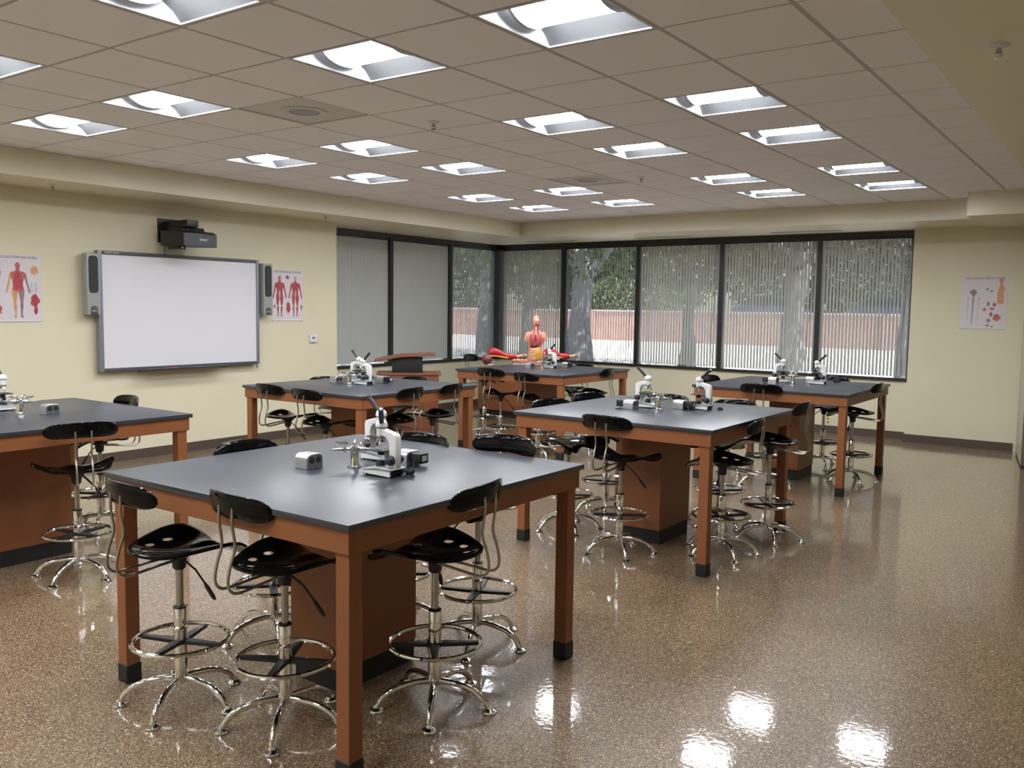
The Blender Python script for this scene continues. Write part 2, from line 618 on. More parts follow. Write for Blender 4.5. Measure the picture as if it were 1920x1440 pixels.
# air diffusers in the ceiling grid
for (i, j), lab in (((3, 2), 'square grey ceiling air diffuser with dark centre, nearer the camera'), ((3, 8), 'square ceiling air diffuser with dark centre, farther away')):
    d = thing('air_diffuser', lab, 'air vent', (GX + (i + .5) * T, GY + (j + .5) * T, CEIL), 0, 'ceiling air diffusers')
    h = T / 2 - 0.013
    MB().box(-h, h, -h, h, 0.002, 0.014).build('panel', 'vent_grey', d, 0.003, seg=1)
    MB().lathe([(0.15, 0.002), (0.15, -0.004), (0.12, -0.008), (0.10, -0.004), (0.10, 0.002)], 28).build('ring', 'vent_grey', d)
    MB().lathe([(0.095, 0.0015), (0.095, -0.002), (0.03, -0.006)], 24).build('core', 'fixture_grey', d)


# ------------------------------------------------------------------ sprinklers
def sprinkler(x, y, z, lab):
    s = thing('sprinkler_head', lab, 'sprinkler', (x, y, z), 0.4, 'ceiling sprinkler heads')
    MB().lathe([(0.04, 0.0), (0.04, -0.003), (0.028, -0.009), (0.012, -0.011)], 18).build('escutcheon', 'fixture_white', s)
    MB().lathe([(0.009, -0.010), (0.009, -0.03), (0.005, -0.034)], 10).tube([(0.009, 0, -0.02), (0.014, 0, -0.035), (0.004, 0, -0.05)], 0.0025, 6).tube([(-0.009, 0, -0.02), (-0.014, 0, -0.035), (-0.004, 0, -0.05)], 0.0025, 6).build('frame_arms', 'steel', s)
    MB().lathe([(0.004, -0.046), (0.018, -0.05), (0.018, -0.052)], 12).build('deflector', 'steel', s)


sprinkler(-4.09, 4.72, CEIL - 0.004, 'sprinkler head hanging from tiles left of the central ceiling light')
sprinkler(-4.05, 7.72, CEIL - 0.004, 'sprinkler head in the tiles near the farther air diffuser')
sprinkler(-0.54, 3.97, SOF, 'sprinkler head with white plate on plain soffit at upper right')
sprinkler(-8.05, 4.1, SOF, 'sprinkler head under the left soffit near the vascular poster')
sprinkler(-7.95, 7.25, SOF, 'sprinkler head under the left soffit next to the closed blinds')

# ------------------------------------------------------------------ windows and blinds
WF = 0.055   # half width of glazing bars


def window_run(n, horizontal, a0, a1, post_after, first=False, last=False):
    """one glazed bay; a = coordinate along the wall."""
    wdw = bpy.data.objects.new('window_%d' % n, None)
    C.objects.link(wdw)
    wdw['kind'] = 'structure'
    bar = 0.034

    def bx(a, b, d0, d1, z0, z1):
        if horizontal:      # wall along x, at y = YW ; depth towards +y
            return MB().box(a, b, YW - 0.02 + d0, YW - 0.02 + d1, z0, z1)
        return MB().box(XW + 0.02 - d1, XW + 0.02 - d0, a, b, z0, z1)
    lo, hi = min(a0, a1), max(a0, a1)
    bx(lo, hi, 0, 0.12, HEAD, SOF).build('head_frame', 'window_frame', wdw)
    bx(lo, hi, -0.012, 0.12, SILL - 0.02, SILL + 0.012).build('sill_frame', 'window_frame', wdw)
    bx(post_after - bar, post_after + bar, 0, 0.12, SILL + 0.012, HEAD).build('mullion', 'window_frame', wdw)
    bx(lo, hi, 0.105, 0.111, SILL + 0.012, HEAD).build('pane', 'pane_glass', wdw)
    return wdw


LB = [7.934, 8.13, 9.49, 10.85, 12.0]
window_run(1, False, 7.934, 9.49, 9.49)
window_run(2, False, 9.49, 10.85, 10.85)
window_run(3, False, 10.85, 12.05, 12.07)
XB = [-8.92, -7.718, -6.368, -5.024, -3.638, -2.44]
window_run(4, True, -8.94, -7.718, -7.718)
window_run(5, True, -7.718, -6.368, -6.368)
window_run(6, True, -6.368, -5.024, -5.024)
window_run(7, True, -5.024, -3.638, -3.638)
window_run(8, True, -3.638, -2.44, -2.452)
struct('trim_1', MB().box(XW - 0.1, -8.935, 12.03, YW + 0.1, SILL - 0.02, SOF), 'window_frame')

vane_cache = {}


def vane_mesh(wd):
    k = round(wd, 4)
    if k not in vane_cache:
        q = []
        for i in range(5):
            u = -1 + 2 * i / 4
            q.append((u * wd / 2, 0.0016 * (1 - u * u)))
        ring = [(x, y) for x, y in q] + [(x, y - 0.0009) for x, y in q[::-1]]
        vane_cache[k] = MB().prism(ring, SILL + 0.035, HEAD - 0.03, 'z').mesh('vane', 'vane', angle=50)
    return vane_cache[k]


def blind(horizontal, a0, a1, angle, lab, pitch=0.0445, wd=0.030, jit=2.0, gaps=(), solid=0.0):
    b_ = thing('vertical_blind', lab, 'window blind', (0, 0, 0), 0, 'vertical blinds in the window bays')
    d = 0.045
    lo, hi = a0 + 0.036, a1 - 0.036
    base = Vector(((lo + hi) / 2, YW - 0.02 + d, SILL)) if horizontal else Vector((XW + 0.02 - d, (lo + hi) / 2, SILL))
    b_.location = base
    L = hi - lo
    hz0, hz1 = HEAD - 0.03 - SILL, HEAD - SILL
    (MB().box(-L / 2, L / 2, -0.02, 0.02, hz0, hz1) if horizontal else MB().box(-0.02, 0.02, -L / 2, L / 2, hz0, hz1)).build('headrail', 'window_frame', b_)
    n = int(L / pitch)
    me = vane_mesh(wd)
    for i in range(n):
        a = -L / 2 + (i + 0.5) * L / n
        if any(g0 <= (a + L / 2) / L <= g1 for g0, g1 in gaps):
            continue
        th = R(angle + random.uniform(-jit, jit))
        if (a + L / 2) / L < solid:
            th = R(6)
        if horizontal:
            put('vane', me, b_, (a, 0, -SILL), (0, 0, th))
        else:
            put('vane', me, b_, (0, a, -SILL), (0, 0, pi / 2 + th))
    # control cord
    cx = L / 2 - 0.05
    if horizontal:
        MB().tube(spline([(cx, -0.03, hz0), (cx - 0.02, -0.032, 0.9), (cx - 0.05, -0.034, 0.5), (cx - 0.01, -0.03, 0.06)], 6), 0.003, 5).build('cord', 'board_dark', b_)
    return b_


blind(False, 7.98, 9.49, 3, 'fully closed grey vertical blind, leftmost bay by the cream wall', jit=1.2, wd=0.052)
blind(False, 9.49, 10.85, 2, 'fully closed pale grey vertical blind behind the lectern', jit=0.5, wd=0.052)
blind(False, 10.85, 12.06, 8, 'half-open vertical blind just left of the dark corner post')
blind(True, -8.965, -7.718, 12, 'half-open vertical blind just right of the corner post, behind the torso model')
blind(True, -7.718, -6.368, -48, 'widest-open vertical blind showing a thick tree trunk and brick wall', jit=3, wd=0.045)
blind(True, -6.368, -5.024, 20, 'vertical blind in the third bay right of the corner post', solid=0.09)
blind(True, -5.024, -3.638, 22, 'vertical blind in the second bay from the right end', solid=0.09)
blind(True, -3.638, -2.44, 24, 'vertical blind in the rightmost window bay beside the pier', solid=0.06)


# ------------------------------------------------------------------ tables
def make_table(name, label, x0, x1, y0, y1):
    cx, cy = (x0 + x1) / 2, (y0 + y1) / 2
    t_ = thing(name, label, 'lab table', (cx, cy, 0), 0, 'square lab tables')
    hx, hy = (x1 - x0) / 2, (y1 - y0) / 2
    H = 0.914
    MB().box(-hx, hx, -hy, hy, H - 0.024, H).build('table_top', 'epoxy_top', t_, 0.003)
    ax, ay = hx - 0.016, hy - 0.016
    az0, az1 = 0.806, H - 0.024
    for s_ in (-1, 1):
        MB().box(-ax, ax, min(s_ * ay, s_ * (ay - 0.022)), max(s_ * ay, s_ * (ay - 0.022)), az0, az1).build('apron', 'laminate', t_, 0.0015, seg=1)
        MB().box(min(s_ * ax, s_ * (ax - 0.022)), max(s_ * ax, s_ * (ax - 0.022)), -ay + 0.022, ay - 0.022, az0, az1).build('apron', 'laminate', t_, 0.0015, seg=1)
    lw = 0.064
    for sx in (-1, 1):
        for sy in (-1, 1):
            lx, ly = sx * (ax - 0.024 - lw / 2 + 0.012), sy * (ay - 0.024 - lw / 2 + 0.012)
            lg = MB().box(lx - lw / 2, lx + lw / 2, ly - lw / 2, ly + lw / 2, 0.06, az1).build('leg', 'laminate', t_, 0.002, seg=1)
            q = lw / 2 + 0.003
            MB().box(lx - q, lx + q, ly - q, ly + q, 0.0, 0.08).build('leg_boot', 'rubber', lg, 0.003, seg=1)
    px, py = 0.15, 0.24
    MB().box(-px, px, -py, py, 0.1, H - 0.024).build('pedestal', 'laminate', t_, 0.002, seg=1)
    MB().box(-px + 0.006, px - 0.006, -py + 0.02, py - 0.006, 0, 0.1).build('toe_kick', 'rubber', t_)
    return t_


TX0, TX1 = -3.545, -2.075
TL0, TL1 = -6.48, -5.0
TABLES = {
    'T1': ('lab_table', 'square black-topped lab table nearest the camera', TX0, TX1, 1.985, 3.47),
    'T2': ('lab_table', 'square black-topped lab table right of centre, directly behind the nearest table', TX0, TX1, 4.95, 6.47),
    'T3': ('lab_table', 'square black-topped lab table farthest right, beside the window wall pier', TX0, TX1, 7.91, 9.43),
    'T4': ('lab_table', 'square black-topped lab table in front of the lectern', TL0, TL1, 4.92, 6.41),
    'T5': ('lab_table', 'square black-topped lab table holding the torso model', -6.50, -5.02, 7.91, 9.40),
    'T6': ('lab_table', 'square black-topped lab table cut by the left edge of the photo', TL0, TL1, 1.93, 3.41),
}
for k, a in TABLES.items():
    make_table(*a)


# ------------------------------------------------------------------ stools
def seat_mesh():
    half = [(0.150, 0), (0.168, 0.05), (0.212, 0.115), (0.205, 0.180), (0.140, 0.222), (0.05, 0.222), (-0.03, 0.198), (-0.10, 0.165), (-0.160, 0.112), (-0.190, 0.045)]
    pts = half + [(-0.196, 0)] + [(x, -y) for x, y in half[:0:-1]]
    out = spline([(x, y, 0) for x, y in pts], 3, True)

    def zz(x, y):
        lat = 0.052 * (abs(y) / 0.22) ** 2 * (1.0 if x > -0.05 else max(0.25, 1 + (x + 0.05) * 4))
        rear = 0.030 * (max(0, -x - 0.02) / 0.175) ** 2
        front = -0.030 * (max(0, x - 0.10) / 0.11) ** 2
        pom = 0.018 * math.exp(-(y / 0.05) ** 2) * max(0, min(1, (x - 0.02) / 0.12))
        return lat + rear + front + pom
    rs = [0.0001, 0.18, 0.36, 0.54, 0.72, 0.88, 0.97, 1.0]
    mb = MB()
    top = [[(p.x * r, p.y * r, zz(p.x * r, p.y * r) - (0.005 if r == 1.0 else 0)) for p in out] for r in rs]
    bot = [[(p.x * r, p.y * r, zz(p.x * r, p.y * r) - (0.016 if r > 0.95 else 0.006)) for p in out] for r in rs[::-1]]
    mb.loft(top + bot, cap=False)
    me = mb.mesh('seat', 'black_plastic', angle=60)
    bm = bmesh.new()
    bm.from_mesh(me)
    bmesh.ops.remove_doubles(bm, verts=bm.verts, dist=0.0005)
    bmesh.ops.recalc_face_normals(bm, faces=bm.faces)
    bm.to_mesh(me)
    bm.free()
    cut = MB()
    for x, y, a in ((-0.122, 0.044, 60), (-0.070, 0.106, 35), (0.016, 0.126, 8)):
        for s_ in (1, -1):
            ring = [(0.0235 * cos(2 * pi * k / 14), 0.0175 * sin(2 * pi * k / 14)) for k in range(14)]
            ca, sa = cos(R(a) * s_), sin(R(a) * s_)
            cut.prism([(x + u * ca - v * sa, s_ * y + u * sa + v * ca) for u, v in ring], -0.05, 0.12, 'z')
    so = put('seat_tmp', me)
    co = cut.build('cut_tmp', 'black_plastic')
    md = so.modifiers.new('b', 'BOOLEAN')
    md.object = co
    md.operation = 'DIFFERENCE'
    md.solver = 'EXACT'
    dg = bpy.context.evaluated_depsgraph_get()
    dg.update()
    res = bpy.data.meshes.new_from_object(so.evaluated_get(dg))
    bpy.data.objects.remove(so)
    bpy.data.objects.remove(co)
    res.name = 'seat'
    res.materials.clear()
    res.materials.append(MATS['black_plastic'])
    for p in res.polygons:
        p.material_index = 0
    res.shade_smooth()
    res.set_sharp_from_angle(angle=R(50))
    return res


SEATZ = 0.635
PARTS = {}


def stool_parts():
    P = PARTS
    leg = spline([(0.012, 0, 0.103), (0.065, 0, 0.102), (0.125, 0, 0.094), (0.180, 0, 0.076), (0.219, 0, 0.046), (0.236, 0, 0.014)], 4)
    P['leg'] = MB().tube(leg, 0.0135, 10).mesh('base_leg', 'chrome')
    P['glide'] = MB().lathe([(0.010, 0.030), (0.014, 0.018), (0.028, 0.010), (0.030, 0.004), (0.028, 0.0)], 14, (0.240, 0, 0)).mesh('glide', 'chrome')
    P['sleeve'] = MB().lathe([(0.026, 0.085), (0.027, 0.09), (0.027, 0.19), (0.0255, 0.195), (0.0255, 0.30), (0.0275, 0.302), (0.0275, 0.312), (0.0255, 0.314), (0.0255, 0.395), (0.022, 0.40)], 18).mesh('column_sleeve', 'chrome')
    P['collar'] = MB().lathe([(0.0262, 0.395), (0.0268, 0.3985), (0.0268, 0.4015), (0.016, 0.4035)], 18).mesh('collar', 'black_matte')
    P['piston'] = MB().lathe([(0.0145, 0.30), (0.0145, 0.585)], 14).mesh('gas_piston', 'steel')
    P['ring'] = MB().torus(0.187, 0.0095, 0.262, 48, 8).mesh('foot_ring', 'chrome')
    P['hub'] = MB().lathe([(0.0272, 0.246), (0.033, 0.248), (0.033, 0.264), (0.0272, 0.266)], 18).mesh('ring_hub', 'black_matte')
    P['spoke'] = MB().prism([(0.03, -0.020), (0.178, -0.010), (0.182, 0.0), (0.178, 0.010), (0.03, 0.020)], 0.248, 0.263, 'z').mesh('ring_spoke', 'black_matte', 0.002)
    P['plate'] = MB().lathe([(0.020, 0.555), (0.026, 0.562), (0.03, 0.60), (0.055, 0.622), (0.055, 0.632)], 16).mesh('seat_mount', 'black_matte')
    P['seat'] = seat_mesh()
    rings = []
    ns = 22
    for i in range(ns + 1):
        u = -1 + 2 * i / ns
        u = max(-0.985, min(0.985, u))
        hgt = 0.046 * (1 - abs(u) ** 6.5) ** 0.5
        th = 0.011 * (1 - abs(u) ** 6) ** 0.5 + 0.001
        x = -0.245 + 0.06 * u * u
        zc = 0.905 - 0.012 * u * u
        ring = []
        for k in range(14):
            a = 2 * pi * k / 14
            ca, sa = cos(a), sin(a)
            ring.append((x + th * (abs(ca) ** 0.7) * (1 if ca > 0 else -1) - 0.14 * hgt * sa, 0.2 * u, zc + hgt * (abs(sa) ** 0.8) * (1 if sa > 0 else -1)))
        rings.append(ring)
    P['back'] = MB().loft(rings).mesh('backrest', 'black_plastic', angle=55)
    for s_ in (-1, 1):
        y = 0.042 * s_
        pts = spline([(-0.250, y, 0.90), (-0.252, y, 0.84), (-0.242, y, 0.755), (-0.262, y, 0.69), (-0.272, y, 0.635), (-0.262, y, 0.60), (-0.225, y, 0.585), (-0.12, y * 0.9, 0.596), (-0.03, y * 0.7, 0.604)], 5)
        P['rod%d' % s_] = MB().tube(pts, 0.0058, 8).mesh('back_rod', 'rod_metal')
    P['lever'] = MB().tube([(0.0, -0.03, 0.602), (0.03, -0.075, 0.56), (0.05, -0.115, 0.505)], 0.0042, 7).mesh('height_lever', 'black_matte')
    P['grip'] = MB().tube([(0.048, -0.112, 0.510), (0.053, -0.122, 0.494), (0.064, -0.148, 0.458), (0.068, -0.156, 0.446)], [0.005, 0.0085, 0.0085, 0.004], 8).mesh('lever_grip', 'black_matte')


stool_parts()


def make_stool(x, y, face, label, dz=0.0, spin=0.0, tilt=0.0):
    s_ = thing('lab_stool', label, 'stool', (x, y, 0), R(face), 'black lab stools')
    for k in range(5):
        a = 2 * pi * k / 5 + R(spin - face)
        lg = put('base_leg', PARTS['leg'], s_, None, (0, 0, a))
        put('glide', PARTS['glide'], lg)
    put('column_sleeve', PARTS['sleeve'], s_)
    put('collar', PARTS['collar'], s_)
    put('gas_piston', PARTS['piston'], s_, (0, 0, dz))
    put('foot_ring', PARTS['ring'], s_)
    put('ring_hub', PARTS['hub'], s_)
    for k in range(4):
        put('ring_spoke', PARTS['spoke'], s_, None, (0, 0, pi / 2 * k + R(spin * 0.7 + 20)))
    put('seat_mount', PARTS['plate'], s_, (0, 0, dz))
    put('seat', PARTS['seat'], s_, (0.0, 0, SEATZ + dz))
    put('backrest', PARTS['back'], s_, (0, 0, dz))
    put('back_rod', PARTS['rod1'], s_, (0, 0, dz))
    put('back_rod', PARTS['rod-1'], s_, (0, 0, dz))
    lv = put('height_lever', PARTS['lever'], s_, (0, 0, dz))
    put('lever_grip', PARTS['grip'], lv)
    return s_


N_ = 'black stool '
STOOLS = [
    # nearest table
    (-3.13, 2.06, 84, N_ + 'on the near side of the nearest table, farther left', 0.0, 12),
    (-2.64, 2.19, 86, N_ + 'on the near side of the nearest table, by its front leg', 0.0, 20),
    (-2.29, 2.67, 188, N_ + 'on the right side of the nearest table', 0.0, 18),
    (-2.57, 3.31, 268, N_ + 'on the far side of the nearest table, back rising above its right corner', 0.045, 8),
    (-3.08, 3.27, 264, N_ + 'on the far side of the nearest table, half hidden by the microscopes', 0.01, 30),
    (-3.41, 2.76, 2, N_ + 'on the left side of the nearest table, mostly behind the top', 0.0, 40),
    # table at the left edge of the photo
    (-5.09, 2.68, 162, N_ + 'on the right side of the table cut by the left edge', 0.0, 10),
    (-6.05, 3.36, 262, N_ + 'on the far side of the table cut by the left edge', 0.0, 33),
    # table in front of the lectern
    (-6.11, 5.12, 88, N_ + 'on the near side of the lectern table, left one', 0.0, 25),
    (-5.53, 5.03, 86, N_ + 'on the near side of the lectern table, right one', 0.0, 5),
    (-5.215, 5.50, 188, N_ + 'on the right side of the lectern table, nearer one', 0.0, 25),
    (-5.205, 6.02, 190, N_ + 'on the right side of the lectern table, farther one', 0.0, 50),
    (-6.42, 6.0, 5, N_ + 'on the left side of the lectern table, only its back rim showing', -0.03, 15),
    (-5.98, 6.42, 266, N_ + 'on the far side of the lectern table, in front of the lectern base', -0.03, 15),
    # torso table
    (-5.98, 8.105, 88, N_ + 'on the near side of the torso table, left one', 0.0, 18),
    (-5.42, 8.04, 78, N_ + 'on the near side of the torso table, right one', -0.02, 40),
    (-6.69, 8.72, 12, N_ + 'on the left side of the torso table, raised higher than its neighbours', 0.09, 5),
    (-5.235, 8.86, 190, N_ + 'on the right side of the torso table', 0.0, 10),
    (-5.80, 9.36, 265, N_ + 'on the far side of the torso table, only its back rim showing', -0.02, 30),
    # middle right table
    (-2.80, 5.155, 86, N_ + 'on the near side of the middle right table', 0.0, 22),
    (-3.42, 5.48, 345, N_ + 'on the left side of the middle right table, nearer one', 0.0, 30),
    (-3.46, 6.12, 350, N_ + 'on the left side of the middle right table, farther one', 0.0, 12),
    (-2.25, 5.56, 190, N_ + 'on the right side of the middle right table, nearer and lower one', -0.02, 28),
    (-2.13, 6.12, 186, N_ + 'on the right side of the middle right table, farther and higher one', 0.06, 15),
    (-2.60, 6.36, 262, N_ + 'on the far side of the middle right table, right one', -0.012, 40),
    (-3.16, 6.38, 268, N_ + 'on the far side of the middle right table, behind the turret', -0.012, 10),
    # far right table
    (-2.86, 8.08, 92, N_ + 'on the near side of the far right table', 0.02, 14),
    (-2.26, 8.78, 184, N_ + 'on the right side of the far right table', 0.02, 20),
    (-3.40, 8.50, 0, N_ + 'on the left side of the far right table', 0.02, 32),
    (-2.72, 9.42, 268, N_ + 'on the far side of the far right table, behind its pedestal', 0.0, 8),
]
for a in STOOLS:
    make_stool(*a)


# ------------------------------------------------------------------ microscopes
def make_scope(label):
    """arm stands at +x, objectives hang on the -x side, eyepiece leans over the arm."""
    s_ = thing('microscope', label, 'microscope', group='microscopes on the tables')
    # wedge foot
    MB().prism([(-0.105, 0.010), (0.075, 0.004), (0.075, 0.034), (0.02, 0.036), (-0.105, 0.026)], -0.058, -0.046, 'y').prism([(-0.105, 0.010), (0.075, 0.004), (0.075, 0.034), (0.02, 0.036), (-0.105, 0.026)], 0.046, 0.058, 'y').prism([(-0.112, 0.010), (-0.098, 0.010), (-0.098, 0.028), (-0.112, 0.026)], -0.058, 0.058, 'y').build('foot', 'scope_white', s_, 0.002, seg=1)
    MB().prism([(-0.112, 0.027), (0.085, 0.036), (0.085, 0.046), (-0.02, 0.050), (-0.112, 0.033)], -0.060, 0.060, 'y').build('foot_plate', 'scope_plate', s_, 0.003, seg=1)
    MB().box(-0.095, 0.072, -0.044, 0.044, 0.006, 0.027).build('foot_underside', 'black_matte', s_)
    for x in (-0.09, 0.055):
        for y in (-0.045, 0.045):
            MB().lathe([(0.008, 0.0), (0.008, 0.012)], 10, (x, y, 0)).build('rubber_foot', 'rubber', s_)
    # C-shaped arm
    outer = [(0.028, 0.046), (0.082, 0.046), (0.082, 0.205), (0.074, 0.222), (0.055, 0.230), (-0.035, 0.252), (-0.048, 0.250), (-0.048, 0.222), (-0.02, 0.214), (0.012, 0.206), (0.030, 0.190), (0.038, 0.165), (0.038, 0.110), (0.028, 0.090)]
    MB().prism(outer, -0.021, 0.021, 'y').build('arm', 'scope_white', s_, 0.004)
    # head and eyepiece
    MB().lathe([(0.026, 0.213), (0.026, 0.250), (0.024, 0.252)], 20, (-0.03, 0, 0)).build('head_collar', 'scope_white', s_)
    MB().lathe([(0.0285, 0.252), (0.0285, 0.256)], 20, (-0.03, 0, 0)).build('head_gap', 'black_matte', s_)
    MB().lathe([(0.030, 0.256), (0.031, 0.268), (0.027, 0.282), (0.018, 0.290), (0.008, 0.293)], 20, (-0.03, 0, 0)).build('head', 'scope_white', s_)
    d = Vector((0.72, 0, 0.70)).normalized()
    p0 = Vector((0.008, 0, 0.272))
    et = MB().tube([p0, p0 + d * 0.04, p0 + d * 0.118, p0 + d * 0.120, p0 + d * 0.132], [0.0125, 0.0125, 0.0125, 0.0145, 0.0145], 14).build('eyepiece_tube', 'black_matte', s_)
    et.location = (-0.03, 0, 0)
    MB().tube([p0 + d * 0.1315, p0 + d * 0.1328], [0.007, 0.007], 12).build('eyepiece_lens', 'steel', et)
    # nosepiece with three objectives
    MB().lathe([(0.022, 0.213), (0.025, 0.208), (0.024, 0.198), (0.016, 0.194)], 20, (-0.034, 0, 0)).build('nosepiece', 'steel', s_)
    for k, ln in enumerate((0.044, 0.036, 0.028)):
        a = R(180 + 120 * k)
        dd = Vector((cos(a) * 0.5, sin(a) * 0.5, -0.85)).normalized()
        q = Vector((-0.034, 0, 0.198)) + Vector((cos(a), sin(a), 0)) * 0.012
        MB().tube([q, q + dd * ln * 0.65, q + dd * ln * 0.7, q + dd * ln], [0.0085, 0.0085, 0.006, 0.0045], 12).build('objective', 'chrome', s_)
    # stage, clips, condenser, lamp, knobs
    st = MB().box(-0.085, 0.036, -0.055, 0.055, 0.132, 0.139).build('stage', 'black_matte', s_, 0.002, seg=1)
    for y in (-0.03, 0.03):
        MB().tube([(0.02, y, 0.142), (-0.02, y * 0.9, 0.143), (-0.055, y * 0.6, 0.142)], 0.002, 6).build('stage_clip', 'steel', st)
    MB().lathe([(0.016, 0.105), (0.018, 0.132)], 16, (-0.034, 0, 0)).build('condenser', 'black_matte', s_)
    MB().box(0.0, 0.03, -0.014, 0.014, 0.095, 0.133).build('stage_bracket', 'scope_plate', s_)
    MB().lathe([(0.024, 0.044), (0.025, 0.060), (0.019, 0.070), (0.019, 0.078), (0.012, 0.080)], 18, (-0.034, 0, 0)).build('lamp_housing', 'black_matte', s_)
    for s2 in (-1, 1):
        M_ = Matrix.Translation((0.055, 0, 0.088)) @ Matrix.Rotation(R(90) * s2, 4, 'X')
        MB().lathe([(0.013, -0.021 * 1), (0.013, -0.024), (0.026, -0.024), (0.027, -0.036), (0.021, -0.040), (0.019, -0.052), (0.012, -0.057), (0.004, -0.058)], 20).xf(M_).build('focus_knob', 'scope_navy', s_)
    return s_


ZT = 0.9142
SCOPES = [
    (-2.585, 2.69, 2, 'white microscope on the nearest table, in front, eyepiece towards the camera'),
    (-2.895, 2.955, 178, 'white microscope on the nearest table, behind the other, eyepiece leaning left'),
    (-2.97, 5.80, 180, 'white microscope on the middle right table, eyepiece leaning left'),
    (-2.585, 5.95, 0, 'white microscope on the middle right table, eyepiece leaning right'),
    (-3.00, 8.83, 180, 'white microscope on the far right table, eyepiece leaning left'),
    (-2.62, 8.86, 0, 'white microscope on the far right table, eyepiece leaning right'),
    (-6.00, 5.85, 180, 'white microscope on the lectern table, eyepiece leaning left'),
    (-5.74, 5.70, 0, 'white microscope on the lectern table, eyepiece leaning right'),
    (-5.77, 8.82, 0, 'white microscope on the torso table'),
    (-6.075, 2.715, 180, 'white microscope on the table cut by the left edge'),
]
S0 = None
for x, y, a, lab in SCOPES:
    if S0 is None:
        S0 = make_scope(lab)
        S0.location = (x, y, ZT)
        S0.rotation_euler = (0, 0, R(a))
    else:
        dup(S0, (x, y, ZT), R(a), lab)
for o in [o for o in C.objects if o.name.startswith('microscope')]:
    o.scale = (0.84, 0.84, 0.80)
for o in S0.children:
    if o.name.startswith('eyepiece_tube'):
        o.rotation_euler = (0, 0, R(-50))


# gas turrets
def make_turret(label):
    t_ = thing('gas_turret', label, 'lab tap', group='chrome lab gas turrets')
    MB().lathe([(0.032, 0.0), (0.032, 0.006), (0.022, 0.010), (0.0205, 0.014), (0.0205, 0.072), (0.024, 0.076), (0.024, 0.090), (0.016, 0.096)], 22).build('column', 'chrome', t_)
    for k in range(4):
        a = R(45 + 90 * k)
        c, s_ = cos(a), sin(a)

        def P(r, z):
            return (c * r, s_ * r, z)
        vb = MB().tube([P(0.018, 0.080), P(0.034, 0.080), P(0.036, 0.080), P(0.050, 0.080)], [0.010, 0.010, 0.013, 0.012], 10).build('valve', 'chrome', t_)
        prof, rr = [], []
        for i in range(6):
            prof += [P(0.050 + i * 0.008, 0.080), P(0.057 + i * 0.008, 0.080)]
            rr += [0.0085 - i * 0.0009, 0.0072 - i * 0.0009]
        prof.append(P(0.108, 0.080))
        rr.append(0.0022)
        MB().tube(prof, rr, 10).build('nozzle', 'steel', vb)
        MB().tube([P(0.040, 0.088), P(0.040, 0.106)], 0.006, 8).tube([P(0.026, 0.106), P(0.04, 0.110), P(0.066, 0.108), P(0.084, 0.114)], [0.004, 0.0075, 0.006, 0.003], 8).build('handle', 'chrome', vb)
    return t_


G0 = None
for x, y, lab in ((-2.82, 2.735, 'chrome gas turret on the nearest table'), (-2.82, 5.72, 'chrome gas turret on the middle right table'), (-2.82, 8.68, 'chrome gas turret on the far right table'), (-5.86, 5.62, 'chrome gas turret on the lectern table, hidden among the microscopes'), (-5.78, 8.64, 'chrome gas turret on the torso table'), (-5.77, 2.69, 'chrome gas turret on the table cut by the left edge')):
    if G0 is None:
        G0 = make_turret(lab)
        G0.location = (x, y, ZT)
    else:
        dup(G0, (x, y, ZT), 0, lab)


# outlet boxes
def make_outlet(label):
    b_ = thing('outlet_box', label, 'power outlet', group='metal table outlet boxes')
    hy, H = 0.046, 0.066
    arc = [(-hy, 0.0), (hy, 0.0), (hy, H - 0.024)] + [(hy * cos(a) if False else (hy - 0.024 + 0.024 * cos(a)), H - 0.024 + 0.024 * sin(a)) for a in (R(15), R(30), R(45), R(60), R(75), R(90))] + [(-(hy - 0.024 + 0.024 * cos(a)), H - 0.024 + 0.024 * sin(a)) for a in (R(90), R(75), R(60), R(45), R(30), R(15))] + [(-hy, H - 0.024)]
    MB().prism(arc, -0.040, 0.040, 'x').build('housing', 'aluminium', b_, 0.002, seg=1)
    arc2 = [(y * 0.9, 0.004 + z * 0.91) for y, z in arc]
    for sx in (-1, 1):
        fp = MB().prism(arc2, sx * 0.0398, sx * 0.0415, 'x').build('face_plate', 'outlet_face', b_)
        for y in (-0.019, 0.019):
            M_ = Matrix.Translation((sx * 0.0415, y, 0.040)) @ Matrix.Rotation(R(90) * sx, 4, 'Y')
            MB().lathe([(0.0145, 0.0), (0.0145, 0.0012), (0.0132, 0.0016)], 16).xf(M_).build('socket', 'rubber', fp)
    return b_


O0 = None
OUT = [
    (-2.965, 2.60, 'metal outlet box on the nearest table, alone on the left'),
    (-2.695, 2.94, 'metal outlet box on the nearest table, behind the front microscope'),
    (-2.99, 5.63, 'metal outlet box on the middle right table, left of the turret'),
    (-2.72, 5.88, 'metal outlet box on the middle right table, right of the turret'),
    (-2.98, 8.58, 'metal outlet box on the far right table, left of the turret'),
    (-2.72, 8.93, 'metal outlet box on the far right table, behind the right microscope'),
    (-6.03, 5.62, 'metal outlet box on the lectern table, left of the microscopes'),
    (-5.74, 5.93, 'metal outlet box on the lectern table, right of the microscopes'),
    (-5.90, 8.56, 'metal outlet box on the torso table, in front of the torso'),
    (-5.68, 9.02, 'metal outlet box on the torso table, right of the microscope'),
    (-5.62, 2.80, 'metal outlet box on the table cut by the left edge'),
]
for x, y, lab in OUT:
    if O0 is None:
        O0 = make_outlet(lab)
        O0.location = (x, y, ZT)
    else:
        dup(O0, (x, y, ZT), 0, lab)

